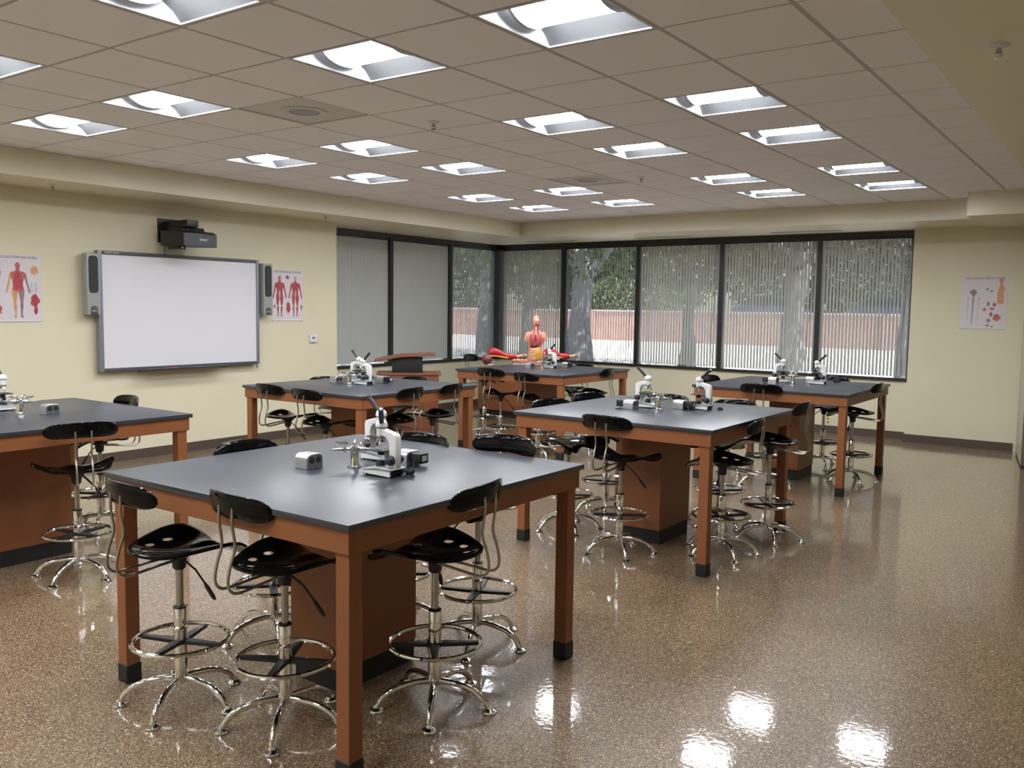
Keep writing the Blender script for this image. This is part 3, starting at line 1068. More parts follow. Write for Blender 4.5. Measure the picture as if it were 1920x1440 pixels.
# power adapters plugged into some boxes
PLUG = [(-2.695, 2.94, 1, 'black power adapter with pale label on the nearest table'), (-2.99, 5.63, -1, 'black power adapter left of the left outlet box, middle right table'),
        (-2.72, 5.88, 1, 'black power adapter on the right outlet box, middle right table'), (-2.98, 8.58, -1, 'black power adapter on the left outlet box, far right table'),
        (-5.74, 5.93, 1, 'black power adapter with pale label on the lectern table'), (-5.68, 9.02, 1, 'black power adapter on the torso table')]
for x, y, s_, lab in PLUG:
    a_ = thing('power_adapter', lab, 'power adapter', (x + s_ * 0.074, y, ZT), 0, 'black plug-in power adapters')
    MB().box(-0.031, 0.031, -0.028, 0.028, 0.014, 0.060).build('body', 'black_matte', a_, 0.005)
    MB().box(0.0312 if s_ > 0 else -0.0318, 0.0318 if s_ > 0 else -0.0312, -0.016, 0.016, 0.026, 0.050).build('rating_label', 'label_grey', a_)
    MB().tube(spline([(0, -0.027, 0.03), (0.005, -0.045, 0.02), (0.015, -0.05, 0.004), (-0.01, -0.08, 0.003)], 4), 0.0028, 6).build('cable', 'rubber', a_)


def cord_bundle(x, y, z, lab, sc=1.0):
    pts = []
    rnd = random.Random(int(x * 1000))
    for k in range(26):
        a = k * 2.1
        r = 0.026 * sc * (0.45 + 0.55 * rnd.random())
        pts.append((r * cos(a) * 1.3, r * sin(a), 0.004 + 0.030 * sc * rnd.random()))
    o = MB().tube(spline(pts, 4), 0.0026, 6).build('coiled_cable', 'rubber')
    o.location = (x, y, z)
    tag(o, lab, 'cord', 'bundled microscope cords')


cord_bundle(-2.49, 2.73, ZT, 'tangled black cord bundle beside the front microscope, nearest table')
cord_bundle(-2.46, 5.98, ZT, 'short black cord behind the right microscope, middle right table', 0.7)
cord_bundle(-2.52, 9.1, ZT, 'looped black cord behind the right microscope, far right table', 1.5)

# ------------------------------------------------------------------ whiteboard, speakers, tray, projector on the left wall
bx_ = -8.44
wb = thing('interactive_whiteboard', 'large interactive whiteboard with grey frame on the left wall', 'whiteboard', (XL, 5.65, 0.93))
y0, y1, z0, z1 = 4.70 - 5.65, 6.64 - 5.65, 0.0, 1.205
MB().box(0.012, 0.070, y0 + 0.02, y1 - 0.02, z0 + 0.02, z1 - 0.02).build('backing', 'board_dark', wb)
MB().box(0.070, 0.078, y0 + 0.045, y1 - 0.035, z0 + 0.035, z1 - 0.035).build('writing_surface', 'board_white', wb)
MB().box(0.03, 0.092, y0, y0 + 0.046, z0, z1).build('frame_side', 'board_frame', wb, 0.006)
MB().box(0.03, 0.092, y1 - 0.036, y1, z0, z1).build('frame_side', 'board_frame', wb, 0.006)
MB().box(0.03, 0.09, y0 + 0.046, y1 - 0.036, z1 - 0.036, z1).build('frame_top', 'board_dark', wb, 0.003)
MB().box(0.03, 0.09, y0 + 0.046, y1 - 0.036, z0, z0 + 0.036).build('frame_bottom', 'board_dark', wb, 0.003)
put('logo', text_mesh('SMART Board', 0.026, 'logo_white'), wb, (0.0908, y0 + 0.15, z1 - 0.018), (R(90), 0, R(90)))
MB().box(0.0, 0.014, y0 + 0.3, y1 - 0.3, z0 + 0.2, z1 - 0.2).build('wall_bracket', 'board_dark', wb)
MB().tube([(0.06, y1 - 0.02, 0.0), (0.06, y1 - 0.015, -0.03), (0.06, y1 - 0.015, -0.04)], [0.004, 0.006, 0.012], 8).build('cable_end', 'black_matte', wb)

tr_ = thing('pen_tray', 'grey pen tray hanging under the whiteboard', 'pen tray', (XL + 0.03, 5.63, 0.915))
MB().prism([(0.0, 0.0), (0.15, 0.01), (0.165, 0.03), (0.155, 0.034), (0.13, 0.016), (0.04, 0.014), (0.0, 0.014)], -0.5, 0.5, 'y').build('tray_body', 'board_dark', tr_, 0.002, seg=1)
MB().box(0.05, 0.12, -0.04, 0.07, 0.0145, 0.03).build('eraser_slot', 'black_matte', tr_, 0.003)
for k, (yy, col) in enumerate(((-0.3, 'ink'), (-0.16, 'print_red'), (0.16, 'screen_grey'), (0.3, 'leaf_0'))):
    pn = MB().tube([(0.085, yy - 0.06, 0.024), (0.085, yy + 0.055, 0.024), (0.085, yy + 0.068, 0.024)], [0.0085, 0.0085, 0.003], 10).build('marker_pen', col)
    pn.location = tr_.location
    tag(pn, ['black marker in the tray, leftmost', 'red marker in the tray under the whiteboard', 'blue grey marker in the whiteboard tray', 'green marker in the tray, rightmost'][k], 'pen', 'markers in the pen tray')


def speaker(yc, lab, toe):
    s_ = thing('wall_speaker', lab, 'speaker', (XL, yc, 1.50), 0, 'speakers flanking the whiteboard')
    MB().box(0.0, 0.06, -0.03, 0.03, 0.1, 0.5).build('bracket', 'black_matte', s_)
    bd = MB().box(0.045, 0.135, -0.066, 0.066, 0.0, 0.60).build('cabinet', 'speaker_body', s_, 0.008)
    rr = []
    for k in range(24):
        a = 2 * pi * k / 24
        sx, sy = cos(a), sin(a)
        rr.append((0.048 * (abs(sx) ** 0.45) * (1 if sx > 0 else -1), 0.395 + 0.18 * (abs(sy) ** 0.22) * (1 if sy > 0 else -1)))
    MB().prism(rr, 0.132, 0.140, 'x').build('grille', 'speaker_grille', s_, 0.003)
    arch = [(-0.036, 0.0), (0.036, 0.0), (0.036, 0.06)] + [(0.036 * cos(R(q)), 0.06 + 0.03 * sin(R(q))) for q in range(15, 180, 15)] + [(-0.036, 0.06)]
    cp = MB().prism(arch, 0.130, 0.142, 'x').build('control_panel', 'board_dark', s_, 0.003)
    put('logo', text_mesh('SMART', 0.017, 'logo_white'), cp, (0.1425, 0, 0.04), (R(90), 0, R(90)))
    return s_


speaker(4.63, 'tall grey speaker on the left side of the whiteboard', 0)
speaker(6.735, 'tall grey speaker on the right side of the whiteboard', 0)

pj = thing('projector', 'black short-throw projector mounted on the wall above the whiteboard', 'projector', (XL, 5.58, 2.21))
MB().box(0.0, 0.02, -0.17, 0.12, 0.05, 0.30).build('wall_plate', 'projector_dark', pj)
MB().box(0.02, 0.42, -0.10, 0.04, 0.20, 0.275).build('mount_arm', 'projector_dark', pj, 0.012)
MB().prism([(0.10, 0.012), (0.50, 0.0), (0.50, 0.135), (0.44, 0.16), (0.10, 0.165)], -0.20, 0.20, 'y').build('body', 'projector_dark', pj, 0.01)
MB().prism([(0.14, 0.165), (0.40, 0.155), (0.38, 0.20), (0.16, 0.205)], -0.15, 0.13, 'y').build('top_cover', 'projector_dark', pj, 0.008)
fp = MB().box(0.500, 0.506, -0.196, 0.196, 0.004, 0.128).build('front_panel', 'projector_front', pj, 0.002, seg=1)
put('logo', text_mesh('SMART', 0.034, 'logo_white'), fp, (0.5066, 0.04, 0.07), (R(90), 0, R(90)))
MB().box(0.20, 0.40, -0.19, -0.10, -0.03, 0.014).build('lens_housing', 'projector_dark', pj, 0.008)
MB().ball((0.395, -0.14, -0.012), 0.012, 0.014, 0.014).build('lens', 'chrome', pj)
MB().tube(spline([(0.05, -0.12, 0.02), (0.035, -0.115, -0.04), (0.03, -0.10, -0.085)], 4), 0.004, 6).build('cable', 'rubber', pj)

# thermostat and outlet
th = thing('thermostat', 'small white thermostat on the cream wall beside the blinds', 'thermostat', (XL, 7.525, 1.16))
MB().box(0, 0.026, -0.06, 0.06, 0.0, 0.095).build('case', 'thermo_white', th, 0.006)
MB().box(0.0262, 0.0275, -0.028, 0.012, 0.045, 0.068).build('display', 'screen_grey', th)
MB().box(0.0262, 0.0285, 0.030, 0.036, 0.052, 0.060).build('button', 'screen_grey', th)
wo_ = thing('wall_outlet', 'ivory wall outlet low on the wall under the right windows', 'power outlet', (-3.44, YW, 0.11))
MB().box(-0.038, 0.038, -0.006, 0, 0, 0.118).build('cover_plate', 'ivory', wo_, 0.003)
for z in (0.036, 0.082):
    MB().prism([(0.016 * cos(2 * pi * k / 14), z + 0.014 * sin(2 * pi * k / 14)) for k in range(14)], -0.0075, -0.006, 'y').build('socket', 'outlet_face', wo_)


# ------------------------------------------------------------------ posters
def figure_polys(cx, base, h, arms=0.10):
    """outline pieces of a standing figure: head, body, arms, legs (u, v) on the sheet."""
    s_ = h

    def E(x, y, rx, ry, n=18):
        return [(cx + s_ * (x + rx * cos(2 * pi * k / n)), base + s_ * (y + ry * sin(2 * pi * k / n))) for k in range(n)]

    def Q(pts):
        return [(p.x * s_ + cx, p.y * s_ + base) for p in spline([(x, y, 0) for x, y in pts], 3, True)]
    out = {'head': [E(0, 0.935, 0.043, 0.06)], 'body': [Q([(-0.03, 0.89), (0.03, 0.89), (0.04, 0.84), (0.115, 0.815), (0.125, 0.76), (0.10, 0.68), (0.085, 0.58), (0.10, 0.50), (0.0, 0.465), (-0.10, 0.50), (-0.085, 0.58), (-0.10, 0.68), (-0.125, 0.76), (-0.115, 0.815), (-0.04, 0.84)])]}
    for sgn in (-1, 1):
        out.setdefault('arm', []).append(Q([(sgn * x, y) for x, y in ((0.112, 0.81), (0.145, 0.79), (0.165, 0.68), (0.195, 0.55), (0.215, 0.47), (0.195, 0.44), (0.18, 0.47), (0.16, 0.56), (0.13, 0.66), (0.105, 0.74))]))
        out.setdefault('leg', []).append(Q([(sgn * x, y) for x, y in ((0.008, 0.49), (0.10, 0.51), (0.105, 0.42), (0.085, 0.28), (0.085, 0.20), (0.065, 0.06), (0.085, 0.0), (0.035, 0.0), (0.038, 0.08), (0.03, 0.20), (0.035, 0.28), (0.012, 0.42))]))
    return out


def blob(cx, cy, rx, ry, seed, n=16, wob=0.25):
    rn = random.Random(seed)
    return [(p.x, p.y) for p in spline([(cx + rx * (1 + wob * (rn.random() - .5) * 2) * cos(2 * pi * k / n), cy + ry * (1 + wob * (rn.random() - .5) * 2) * sin(2 * pi * k / n), 0) for k in range(n)], 2, True)]


class Poster:
    """paper sheet in local (u right, v up); n is out of the wall."""
    def __init__(s, label, loc, rot, w_, h_, title):
        s.root = thing('anatomy_poster', label, 'poster', loc, rot, 'anatomy posters on the walls')
        s.w, s.h = w_, h_
        s.k = 0
        # slightly bowed paper sheet
        n = 8
        rings = []
        for i in range(n + 1):
            u = -w_ / 2 + w_ * i / n
            rings.append([(u, -0.0035 , 0), (u, -0.0035, h_), (u, -0.0028, h_), (u, -0.0028, 0)])
        MB().loft(rings).build('sheet', 'paper', s.root, angle=60)
        # clear foot strip catching the light
        MB().tube([(-w_ / 2, -0.006, 0.012), (w_ / 2, -0.006, 0.012)], 0.006, 8).build('bottom_curl', 'board_white', s.root)
        me = text_mesh(title, h_ * 0.04, 'ink')
        o = put('title', me, s.root, (0, -0.0042, h_ * 0.955), (R(90), 0, 0))
        wid = max(v.co.x for v in me.vertices) - min(v.co.x for v in me.vertices)
        o.scale = (w_ * 0.86 / wid, 1.25, 1)

    def print_(s, name, polys, material):
        for p in polys:
            s.k += 1
            MB().prism([(u, v) for u, v in p], -0.0040 - 0.00004 * s.k, -0.0036, 'y').build(name, material, s.root)


RW = R(90)    # left wall: local u -> world +y, local -y -> world +x
p1 = Poster('vascular system poster on the left wall, cut by the photo edge', (XL, 3.95, 1.43), RW, 0.48, 0.625, 'THE VASCULAR SYSTEM AND VISCERA')
f = figure_polys(0.03, 0.045, 0.51)
p1.print_('figure_limbs', f['arm'][:1] + f['leg'][:1], 'print_orange')
p1.print_('figure_limbs', f['arm'][1:] + f['leg'][1:], 'print_mauve')
p1.print_('figure_body', f['body'] + f['head'], 'print_rose')
p1.print_('figure_vessels', [blob(0.03, 0.36, 0.045, 0.07, 3), blob(0.03, 0.42, 0.035, 0.05, 9)], 'print_red')
p1.print_('brain_picture', [blob(0.175, 0.48, 0.035, 0.042, 5)], 'print_orange')
p1.print_('organ_picture', [blob(0.18, 0.20, 0.04, 0.055, 6), blob(0.185, 0.12, 0.02, 0.045, 8)], 'print_red')
p1.print_('vessel_picture', [[(0.15, 0.27), (0.158, 0.27), (0.158, 0.37), (0.15, 0.37)], [(0.185, 0.27), (0.195, 0.27), (0.195, 0.37), (0.185, 0.37)]], 'print_grey')
p1.print_('side_picture', [blob(-0.15, 0.44, 0.03, 0.05, 11), blob(-0.15, 0.12, 0.035, 0.05, 12)], 'print_rose')

p2 = Poster('muscular system poster beside the right speaker of the whiteboard', (XL, 7.13, 1.425), RW, 0.47, 0.62, 'THE MUSCULAR SYSTEM')
for cx in (-0.12, 0.12):
    f = figure_polys(cx, 0.06, 0.49)
    p2.print_('figure_muscles', f['body'] + f['arm'] + f['leg'], 'print_red')
    p2.print_('figure_head', f['head'], 'print_rose' if cx < 0 else 'print_grey')
    p2.print_('figure_tendons', [blob(cx, 0.33, 0.014, 0.05, 4)] + [blob(cx + q * 0.028, 0.185, 0.012, 0.014, 5) for q in (-1, 1)] + [blob(cx + q * 0.03, 0.075, 0.008, 0.02, 7) for q in (-1, 1)], 'print_grey')
p2.print_('detail_picture', [blob(0.01, 0.17, 0.035, 0.062, 8), blob(0.0, 0.53, 0.022, 0.024, 3)], 'print_red')
p2.print_('detail_picture', [blob(-0.2, 0.18, 0.014, 0.022, 9), blob(0.215, 0.17, 0.014, 0.03, 10)], 'print_mauve')

p3 = Poster('autonomic nervous system poster on the pier at right', (-1.625, YP, 1.445), 0, 0.50, 0.64, 'THE AUTONOMIC NERVOUS SYSTEM')
p3.print_('torso_picture', [[(p.x, p.y) for p in spline([(0.155, 0.60, 0), (0.205, 0.60, 0), (0.19, 0.54, 0), (0.215, 0.50, 0), (0.205, 0.42, 0), (0.212, 0.32, 0), (0.15, 0.31, 0), (0.14, 0.40, 0), (0.15, 0.48, 0), (0.165, 0.54, 0)], 3, True)]], 'print_orange')
p3.print_('spinal_cord', [[(-0.126, 0.06), (-0.118, 0.06), (-0.106, 0.40), (-0.122, 0.40)], blob(-0.115, 0.44, 0.035, 0.04, 2)], 'print_mauve')
p3.print_('nerve_chain', [[(-0.176, 0.10), (-0.172, 0.10), (-0.166, 0.36), (-0.172, 0.36)], [(-0.064, 0.10), (-0.060, 0.10), (-0.054, 0.36), (-0.060, 0.36)], blob(-0.168, 0.37, 0.01, 0.014, 3), blob(-0.056, 0.37, 0.01, 0.014, 5)], 'print_grey')
p3.print_('organ_picture', [blob(0.115, 0.30, 0.02, 0.026, 4), blob(0.08, 0.18, 0.018, 0.03, 5), blob(0.145, 0.145, 0.04, 0.038, 6), blob(0.01, 0.24, 0.018, 0.018, 7)], 'print_rose')
p3.print_('organ_picture', [blob(0.09, 0.25, 0.03, 0.015, 8), blob(0.05, 0.31, 0.016, 0.03, 9), blob(0.06, 0.11, 0.02, 0.022, 10), blob(0.03, 0.48, 0.014, 0.014, 12), blob(0.08, 0.46, 0.016, 0.01, 13), blob(0.05, 0.05, 0.02, 0.012, 14), blob(0.10, 0.035, 0.012, 0.01, 15)], 'print_mauve')

# ------------------------------------------------------------------ lectern and low cabinet
lc = thing('lectern', 'cherry wood lectern with black riser in front of the closed blinds', 'lectern', (-7.55, 8.27, 0), R(42))
MB().box(-0.37, 0.37, -0.22, 0.22, 0.06, 0.775).build('base_cabinet', 'wood_red', lc, 0.004)
MB().box(-0.40, 0.40, -0.24, 0.24, 0.775, 0.80).build('counter', 'wood_red', lc, 0.006)
MB().box(-0.35, 0.35, -0.20, 0.20, 0.0, 0.06).build('plinth', 'rubber', lc)
MB().box(-0.21, 0.17, -0.13, 0.13, 0.80, 0.985).build('riser', 'black_matte', lc, 0.002)
prof = [(-0.43, 0.935), (-0.32, 0.955), (-0.10, 0.995), (0.25, 1.015), (0.33, 1.015), (0.33, 1.035), (0.24, 1.04), (-0.10, 1.022), (-0.32, 0.985), (-0.43, 0.955)]
MB().prism(prof, -0.21, 0.21, 'y').build('reading_top', 'wood_red', lc, 0.003)
cb = thing('low_cabinet', 'low brown cabinet behind the torso table, near the window corner', 'cabinet', (-7.78, 10.78, 0))
MB().box(-0.40, 0.40, -0.28, 0.28, 0.1, 0.68).build('body', 'laminate', cb, 0.003)
MB().box(-0.39, 0.39, -0.25, 0.27, 0, 0.1).build('toe_kick', 'rubber', cb)
MB().box(-0.41, 0.41, -0.29, 0.29, 0.68, 0.70).build('worktop', 'epoxy_top', cb, 0.003)

# ------------------------------------------------------------------ anatomy models on the torso table
to = thing('torso_model', 'human torso anatomy model with open chest and organs', 'anatomy model', (-6.27, 9.22, ZT), R(38))
to.scale = (0.90, 0.95, 0.98)
# local: +x = model's left-right across the picture, -y = front (towards the camera)
ring = []
secs = [(0.0, 0.108, 0.075, 0), (0.05, 0.118, 0.085, 0), (0.12, 0.110, 0.078, 0), (0.20, 0.098, 0.070, 0), (0.28, 0.104, 0.076, 0), (0.35, 0.122, 0.082, 0), (0.395, 0.120, 0.074, 0.004), (0.425, 0.078, 0.055, 0.008), (0.445, 0.044, 0.042, 0.010), (0.475, 0.038, 0.040, 0.008), (0.495, 0.040, 0.048, 0.002), (0.515, 0.046, 0.056, 0.0), (0.56, 0.052, 0.062, 0.0), (0.60, 0.047, 0.056, 0.0), (0.625, 0.028, 0.034, 0.0), (0.632, 0.008, 0.01, 0)]
for z, rx, ry, oy in secs:
    ring.append([(rx * cos(2 * pi * k / 22), oy + ry * sin(2 * pi * k / 22), z) for k in range(22)])
MB().loft(ring).build('body_shell', 'skin_model', to, angle=70)
for s_ in (-1, 1):
    MB().tube([(s_ * 0.080, 0, 0.385), (s_ * 0.105, 0, 0.376), (s_ * 0.122, 0, 0.335), (s_ * 0.124, 0, 0.30)], [0.048, 0.050, 0.046, 0.040], 14).build('arm_stump', 'skin_model', to)
    MB().ball((s_ * 0.042, -0.060, 0.322), 0.046, 0.036, 0.086).build('lung', 'organ_pink', to)
MB().ball((-0.02, -0.066, 0.245), 0.062, 0.026, 0.036).build('liver', 'organ_maroon', to)
MB().ball((0.0, -0.064, 0.135), 0.090, 0.030, 0.105).build('abdomen_rim', 'organ_cream', to)
MB().ball((0.026, -0.082, 0.130), 0.060, 0.028, 0.088).build('stomach', 'organ_yellow', to)
for k in range(5):
    MB().tube(spline([(-0.070 + 0.006 * k, -0.078, 0.205 - 0.03 * k), (-0.046, -0.096, 0.192 - 0.03 * k), (-0.02, -0.100, 0.196 - 0.028 * k), (-0.008, -0.095, 0.180 - 0.03 * k)], 4), 0.012, 8).build('bowel_loop', 'organ_cream', to)
MB().tube([(0.0, -0.040, 0.49), (0.0, -0.045, 0.45), (0.0, -0.062, 0.40)], [0.012, 0.012, 0.010], 10).build('windpipe', 'bone', to)
for s_ in (-1, 1):
    MB().tube([(s_ * 0.018, -0.040, 0.50), (s_ * 0.018, -0.044, 0.45), (s_ * 0.03, -0.066, 0.405)], 0.009, 8).build('neck_muscle', 'muscle_red', to)
MB().ball((0.018, -0.045, 0.525), 0.030, 0.026, 0.030).build('face_muscle', 'organ_pink', to)
MB().ball((0.012, -0.045, 0.570), 0.036, 0.024, 0.017).build('brain_section', 'bone', to)
MB().ball((-0.004, -0.070, 0.345), 0.012, 0.016, 0.05).build('heart_vessels', 'organ_maroon', to)


def arm_model(loc, rz, label):
    a_ = thing('arm_model', label, 'anatomy model', loc, rz, 'muscle arm models')
    MB().lathe([(0.05, 0), (0.05, 0.012), (0.012, 0.016), (0.010, 0.10)], 16).build('stand', 'fixture_white', a_)
    pts = spline([(0.0, 0, 0.165), (0.05, 0, 0.19), (0.14, 0, 0.175), (0.22, 0, 0.145), (0.28, 0, 0.130), (0.34, 0, 0.125), (0.42, 0, 0.125)], 4)
    rad = []
    for i in range(len(pts)):
        u = i / (len(pts) - 1)
        rad.append(0.052 - 0.012 * u + 0.010 * sin(u * 9) - 0.018 * max(0, u - 0.75) * 4)
    MB().tube(pts, [max(0.016, r) for r in rad], 14).build('upper_muscle', 'muscle_red', a_, angle=70)
    MB().tube(spline([(-0.02, -0.045, 0.13), (0.10, -0.05, 0.130), (0.22, -0.046, 0.112), (0.30, -0.03, 0.105)], 4), [0.010] * 13, 8).build('tendon_band', 'tendon', a_)
    MB().ball((-0.045, -0.01, 0.080), 0.085, 0.070, 0.080).build('shoulder_muscle', 'muscle_dark', a_)
    wr = MB().tube([(0.40, 0, 0.126), (0.47, 0, 0.130), (0.52, 0, 0.138)], [0.020, 0.017, 0.024], 12).build('wrist', 'organ_cream', a_)
    for k in range(5):
        dy = -0.026 + 0.013 * k
        ln = (0.055, 0.075, 0.082, 0.076, 0.06)[k]
        MB().tube([(0.51, dy * 0.7, 0.138), (0.51 + ln * 0.5, dy * 1.3, 0.150 + (0.016 if k == 0 else 0)), (0.51 + ln, dy * 1.6, 0.144 + (0.03 if k == 0 else 0))], [0.009, 0.008, 0.005], 8).build('finger', 'organ_cream', wr)
    return a_


arm_model((-6.64, 8.76, ZT), R(36), 'red muscle arm model lying left of the torso').scale = (0.78, 0.78, 0.85)
arm_model((-6.19, 9.335, ZT), R(36), 'red muscle arm model reaching out right, behind the torso table microscope').scale = (0.72, 0.72, 0.85)
og = thing('organ_block', 'pink coiled bowel piece left of the torso foot', 'anatomy model', (-6.42, 9.10, ZT), R(36))
MB().box(-0.10, 0.10, -0.04, 0.04, 0, 0.012).build('tray', 'fixture_white', og, 0.003)
for k in range(4):
    MB().ball((-0.075 + 0.05 * k, 0, 0.042), 0.032, 0.036, 0.034).build('bowel_lobe', 'skin_model', og)

# ------------------------------------------------------------------ door at the right edge
dr = bpy.data.objects.new('door_1', None)
C.objects.link(dr)
dr['kind'] = 'structure'
a, b2 = Vector((-1.19, 11.88, 0)), Vector((-1.015, 10.70, 0))
dr.location = a
dr.rotation_euler = (0, 0, math.atan2(b2.y - a.y, b2.x - a.x))
Ld = (b2 - a).length
MB().box(0, Ld - 0.012, 0.0, 0.045, 0.03, 2.05).build('leaf', 'door_paint', dr, 0.002, seg=1)
MB().box(Ld - 0.012, Ld, 0.0, 0.045, 0.03, 2.05).build('edge_strip', 'steel', dr)
MB().box(0.05, Ld, 0.004, 0.041, 0.004, 0.03).build('door_sweep', 'rubber', dr)
MB().box(Ld - 0.09, Ld - 0.02, 0.045, 0.07, 0.55, 0.95).build('handle', 'black_matte', dr, 0.006)

# air grilles in the soffit underside by the windows
for k, (x, y, lab) in enumerate(((-7.7, 11.7, 'slim air grille under the soffit, leftmost one'), (-5.75, 11.7, 'slim air grille under the soffit over the middle windows'), (-3.7, 11.7, 'slim air grille under the soffit, rightmost one'))):
    g_ = thing('air_grille', lab, 'air vent', (x, y, SOF), 0, 'soffit air grilles')
    MB().box(-0.45, 0.45, -0.075, -0.06, -0.008, 0).box(-0.45, 0.45, 0.06, 0.075, -0.008, 0).box(-0.45, -0.435, -0.06, 0.06, -0.008, 0).box(0.435, 0.45, -0.06, 0.06, -0.008, 0).build('frame', 'vent_grey', g_)
    for q in range(4):
        yy = -0.042 + 0.028 * q
        MB().box(-0.435, 0.435, yy - 0.004, yy + 0.004, -0.006, 0).build('slat', 'vent_grey', g_)

# ------------------------------------------------------------------ outdoors
tag(MB().box(-90, 60, -40, 110, -0.35, -0.14).build('pavement', 'concrete'), kind='structure')
sun_block = MB().box(XW - 0.6, XR + 0.3, YB - 0.3, YW + 0.6, 3.45, 3.7).build('roof', 'slab')  # unseen slab over the ceiling, added to stop sun leaking in
sun_block['kind'] = 'structure'


def brick_wall(name, p0, p1, h, lab):
    """garden wall: panels between slightly proud posts with a coping."""
    p0, p1 = Vector(p0), Vector(p1)
    d = p1 - p0
    L = d.length
    wl = thing(name, lab, 'wall', p0, math.atan2(d.y, d.x))
    n = int(L / 4)
    for i in range(n):
        MB().box(i * L / n + 0.2, (i + 1) * L / n - 0.2, -0.12, 0.12, -0.14, h).build('wall_panel', 'brick' if i % 2 else 'brick_dark', wl)
    for i in range(n + 1):
        MB().box(i * L / n - 0.2, i * L / n + 0.2, -0.17, 0.17, -0.14, h + 0.08).build('post', 'brick', wl)
    MB().box(0, L, -0.16, 0.16, h, h + 0.07).build('coping', 'concrete', wl)
    return wl


tag(MB().box(-90, 60, 44.3, 108, -0.14, 0.95).build('terrace', 'concrete'), kind='structure')
brick_wall('garden_wall', (-62, 44, 0), (10, 44, 0), 1.5, 'long low red brick wall across the lot outside the windows')


def leaf_crown(cx, cy, cz, rx, ry, rz, n, size, seed):
    rn = random.Random(seed)
    v, f_ = [], []
    for k in range(n):
        while True:
            p = Vector((rn.uniform(-1, 1), rn.uniform(-1, 1), rn.uniform(-1, 1)))
            if 0.35 < p.length < 1:
                break
        c = Vector((p.x * rx, p.y * ry, p.z * rz))
        a = Vector((rn.gauss(0, 1), rn.gauss(0, 1), rn.gauss(0, 1))).normalized()
        b_ = a.orthogonal().normalized()
        s_ = size * rn.uniform(0.6, 1.3)
        q = len(v)
        v += [c - a * s_, c + b_ * s_ * 0.45, c + a * s_, c - b_ * s_ * 0.45]
        f_.append((q, q + 1, q + 2, q + 3))
    me = bpy.data.meshes.new('crown')
    me.from_pydata([tuple(x) for x in v], [], f_)
    me.materials.append(MATS['leaf_%d' % (seed % 3)])
    return me


def tree(x, y, trunk_r, crown_z, rx, rz, n, size, seed, lab):
    t_ = thing('tree', lab, 'tree', (x, y, -0.14), 0, 'trees outside the windows')
    rn = random.Random(seed)
    pts = [(0, 0, 0), (0.05, 0, 0.5), (0.0, 0.05, 1.4), (0.1, 0, 2.6), (0.0, 0, crown_z)]
    MB().tube(spline(pts, 4), [trunk_r * (1.5 - 0.75 * min(1, i / 9)) for i in range(17)], 14).build('trunk', 'bark', t_)
    for k in range(5):
        a = 2 * pi * k / 5 + rn.random()
        MB().tube(spline([(0, 0, 2.2 + 0.25 * k), (cos(a) * rx * 0.3, sin(a) * rx * 0.3, crown_z * 0.75), (cos(a) * rx * 0.7, sin(a) * rx * 0.7, crown_z)], 4), [trunk_r * 0.4 * (1 - 0.09 * i) for i in range(9)], 8).build('branch', 'bark', t_)
    put('crown', leaf_crown(0, 0, 0, rx, rx, rz, n, size, seed), t_, (0, 0, crown_z))


def at_dir(px, dist):
    """ground point at a viewing column of the photo and a distance from the camera."""
    d = fwd + rgt * ((px - 960) / FPX)
    d.z = 0
    d.normalize()
    return d.x * dist, d.y * dist


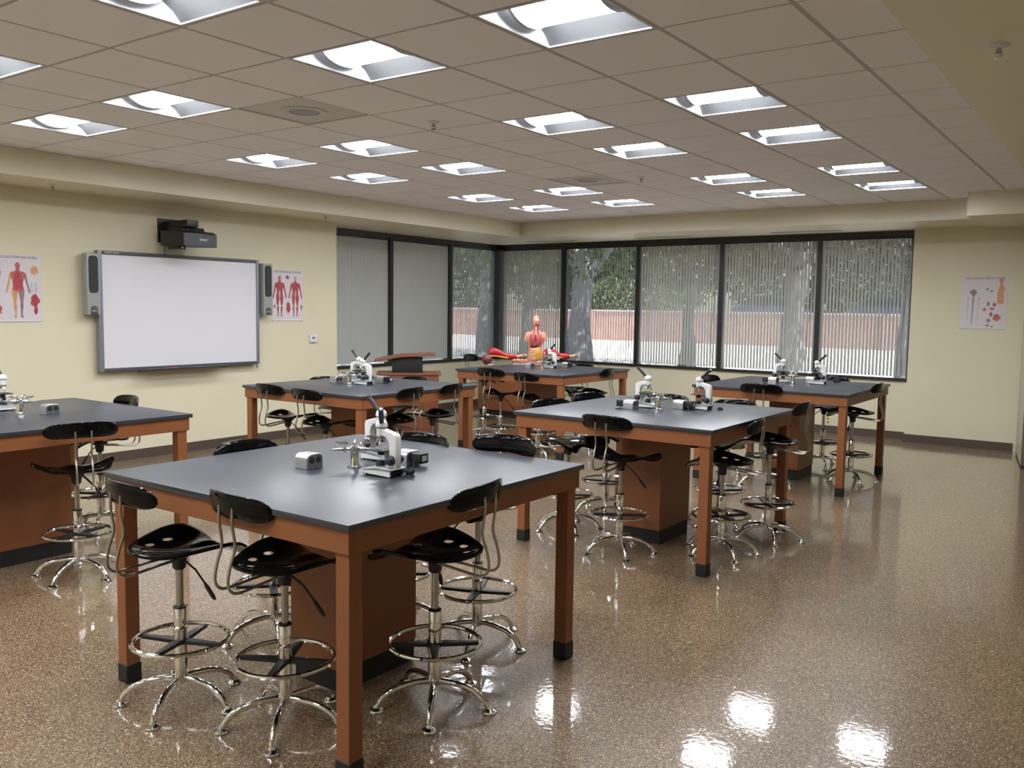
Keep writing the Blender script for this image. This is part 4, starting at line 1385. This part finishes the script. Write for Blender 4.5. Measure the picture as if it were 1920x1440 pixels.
for i, (px, D, tr_r, cz, rx, rz, n, sz, lab) in enumerate((
        (1082, 20, 0.30, 5.0, 4.4, 2.7, 13000, 0.10, 'thick-trunked tree seen through the widest-open blind'),
        (1478, 19, 0.27, 5.0, 4.2, 2.5, 13000, 0.10, 'thick-trunked tree seen in the second bay from the right'),
        (1285, 25, 0.20, 5.2, 4.6, 2.9, 12000, 0.11, 'tree behind the bay between the two thick trunks'),
        (905, 22, 0.22, 5.4, 4.8, 3.0, 12000, 0.11, 'tree seen left of the dark corner post'),
        (1690, 22, 0.16, 4.9, 3.6, 2.6, 11000, 0.10, 'slender tree at the right end of the windows'),
        (985, 30, 0.22, 5.8, 5.0, 3.4, 11000, 0.12, 'tree just right of the corner post, behind the torso model'),
)):
    x, y = at_dir(px, D)
    tree(x, y, tr_r, cz, rx, rz, n, sz, i + 1, lab)
for i, (x, lab) in enumerate(((-52, 'hedge-like tree beyond the brick wall, far left'), (-42, 'hedge-like tree beyond the brick wall, second from left'), (-32, 'hedge-like tree beyond the brick wall, third from left'), (-22, 'hedge-like tree beyond the brick wall, third from right'), (-13, 'hedge-like tree beyond the brick wall, second from right'), (-4, 'hedge-like tree beyond the brick wall, far right'))):
    tree(x, 62 + (i % 2) * 5, 0.3, 5.0, 6.2, 4.2, 9000, 0.2, 20 + i, lab)


def car(x, y, rz, lab):
    c_ = thing('parked_car', lab, 'car', (x, y, 0.95), rz, 'parked cars beyond the wall')
    MB().prism([(-2.1, 0.35), (2.1, 0.35), (2.15, 0.75), (1.3, 0.95), (-1.6, 1.0), (-2.15, 0.8)], -0.85, 0.85, 'y').build('body', 'car_blue', c_, 0.06)
    MB().prism([(-1.7, 0.98), (1.2, 0.94), (0.55, 1.48), (-1.1, 1.52)], -0.74, 0.74, 'y').build('cabin', 'car_glass', c_, 0.05)
    MB().prism([(-1.12, 1.50), (0.56, 1.46), (0.45, 1.56), (-1.0, 1.60)], -0.70, 0.70, 'y').build('roof', 'car_blue', c_, 0.03)
    for sx in (-1.35, 1.35):
        for sy in (-0.8, 0.8):
            M_ = Matrix.Translation((sx, sy, 0.33)) @ Matrix.Rotation(R(90), 4, 'X')
            MB().lathe([(0.2, -0.11), (0.33, -0.1), (0.33, 0.1), (0.2, 0.11)], 18).xf(M_).build('wheel', 'rubber', c_)


x, y = at_dir(1440, 54)
car(x, y, R(8), 'blue parked car seen through the second bay from the right')
x, y = at_dir(1670, 51)
car(x, y, R(4), 'blue parked car seen through the rightmost bay')
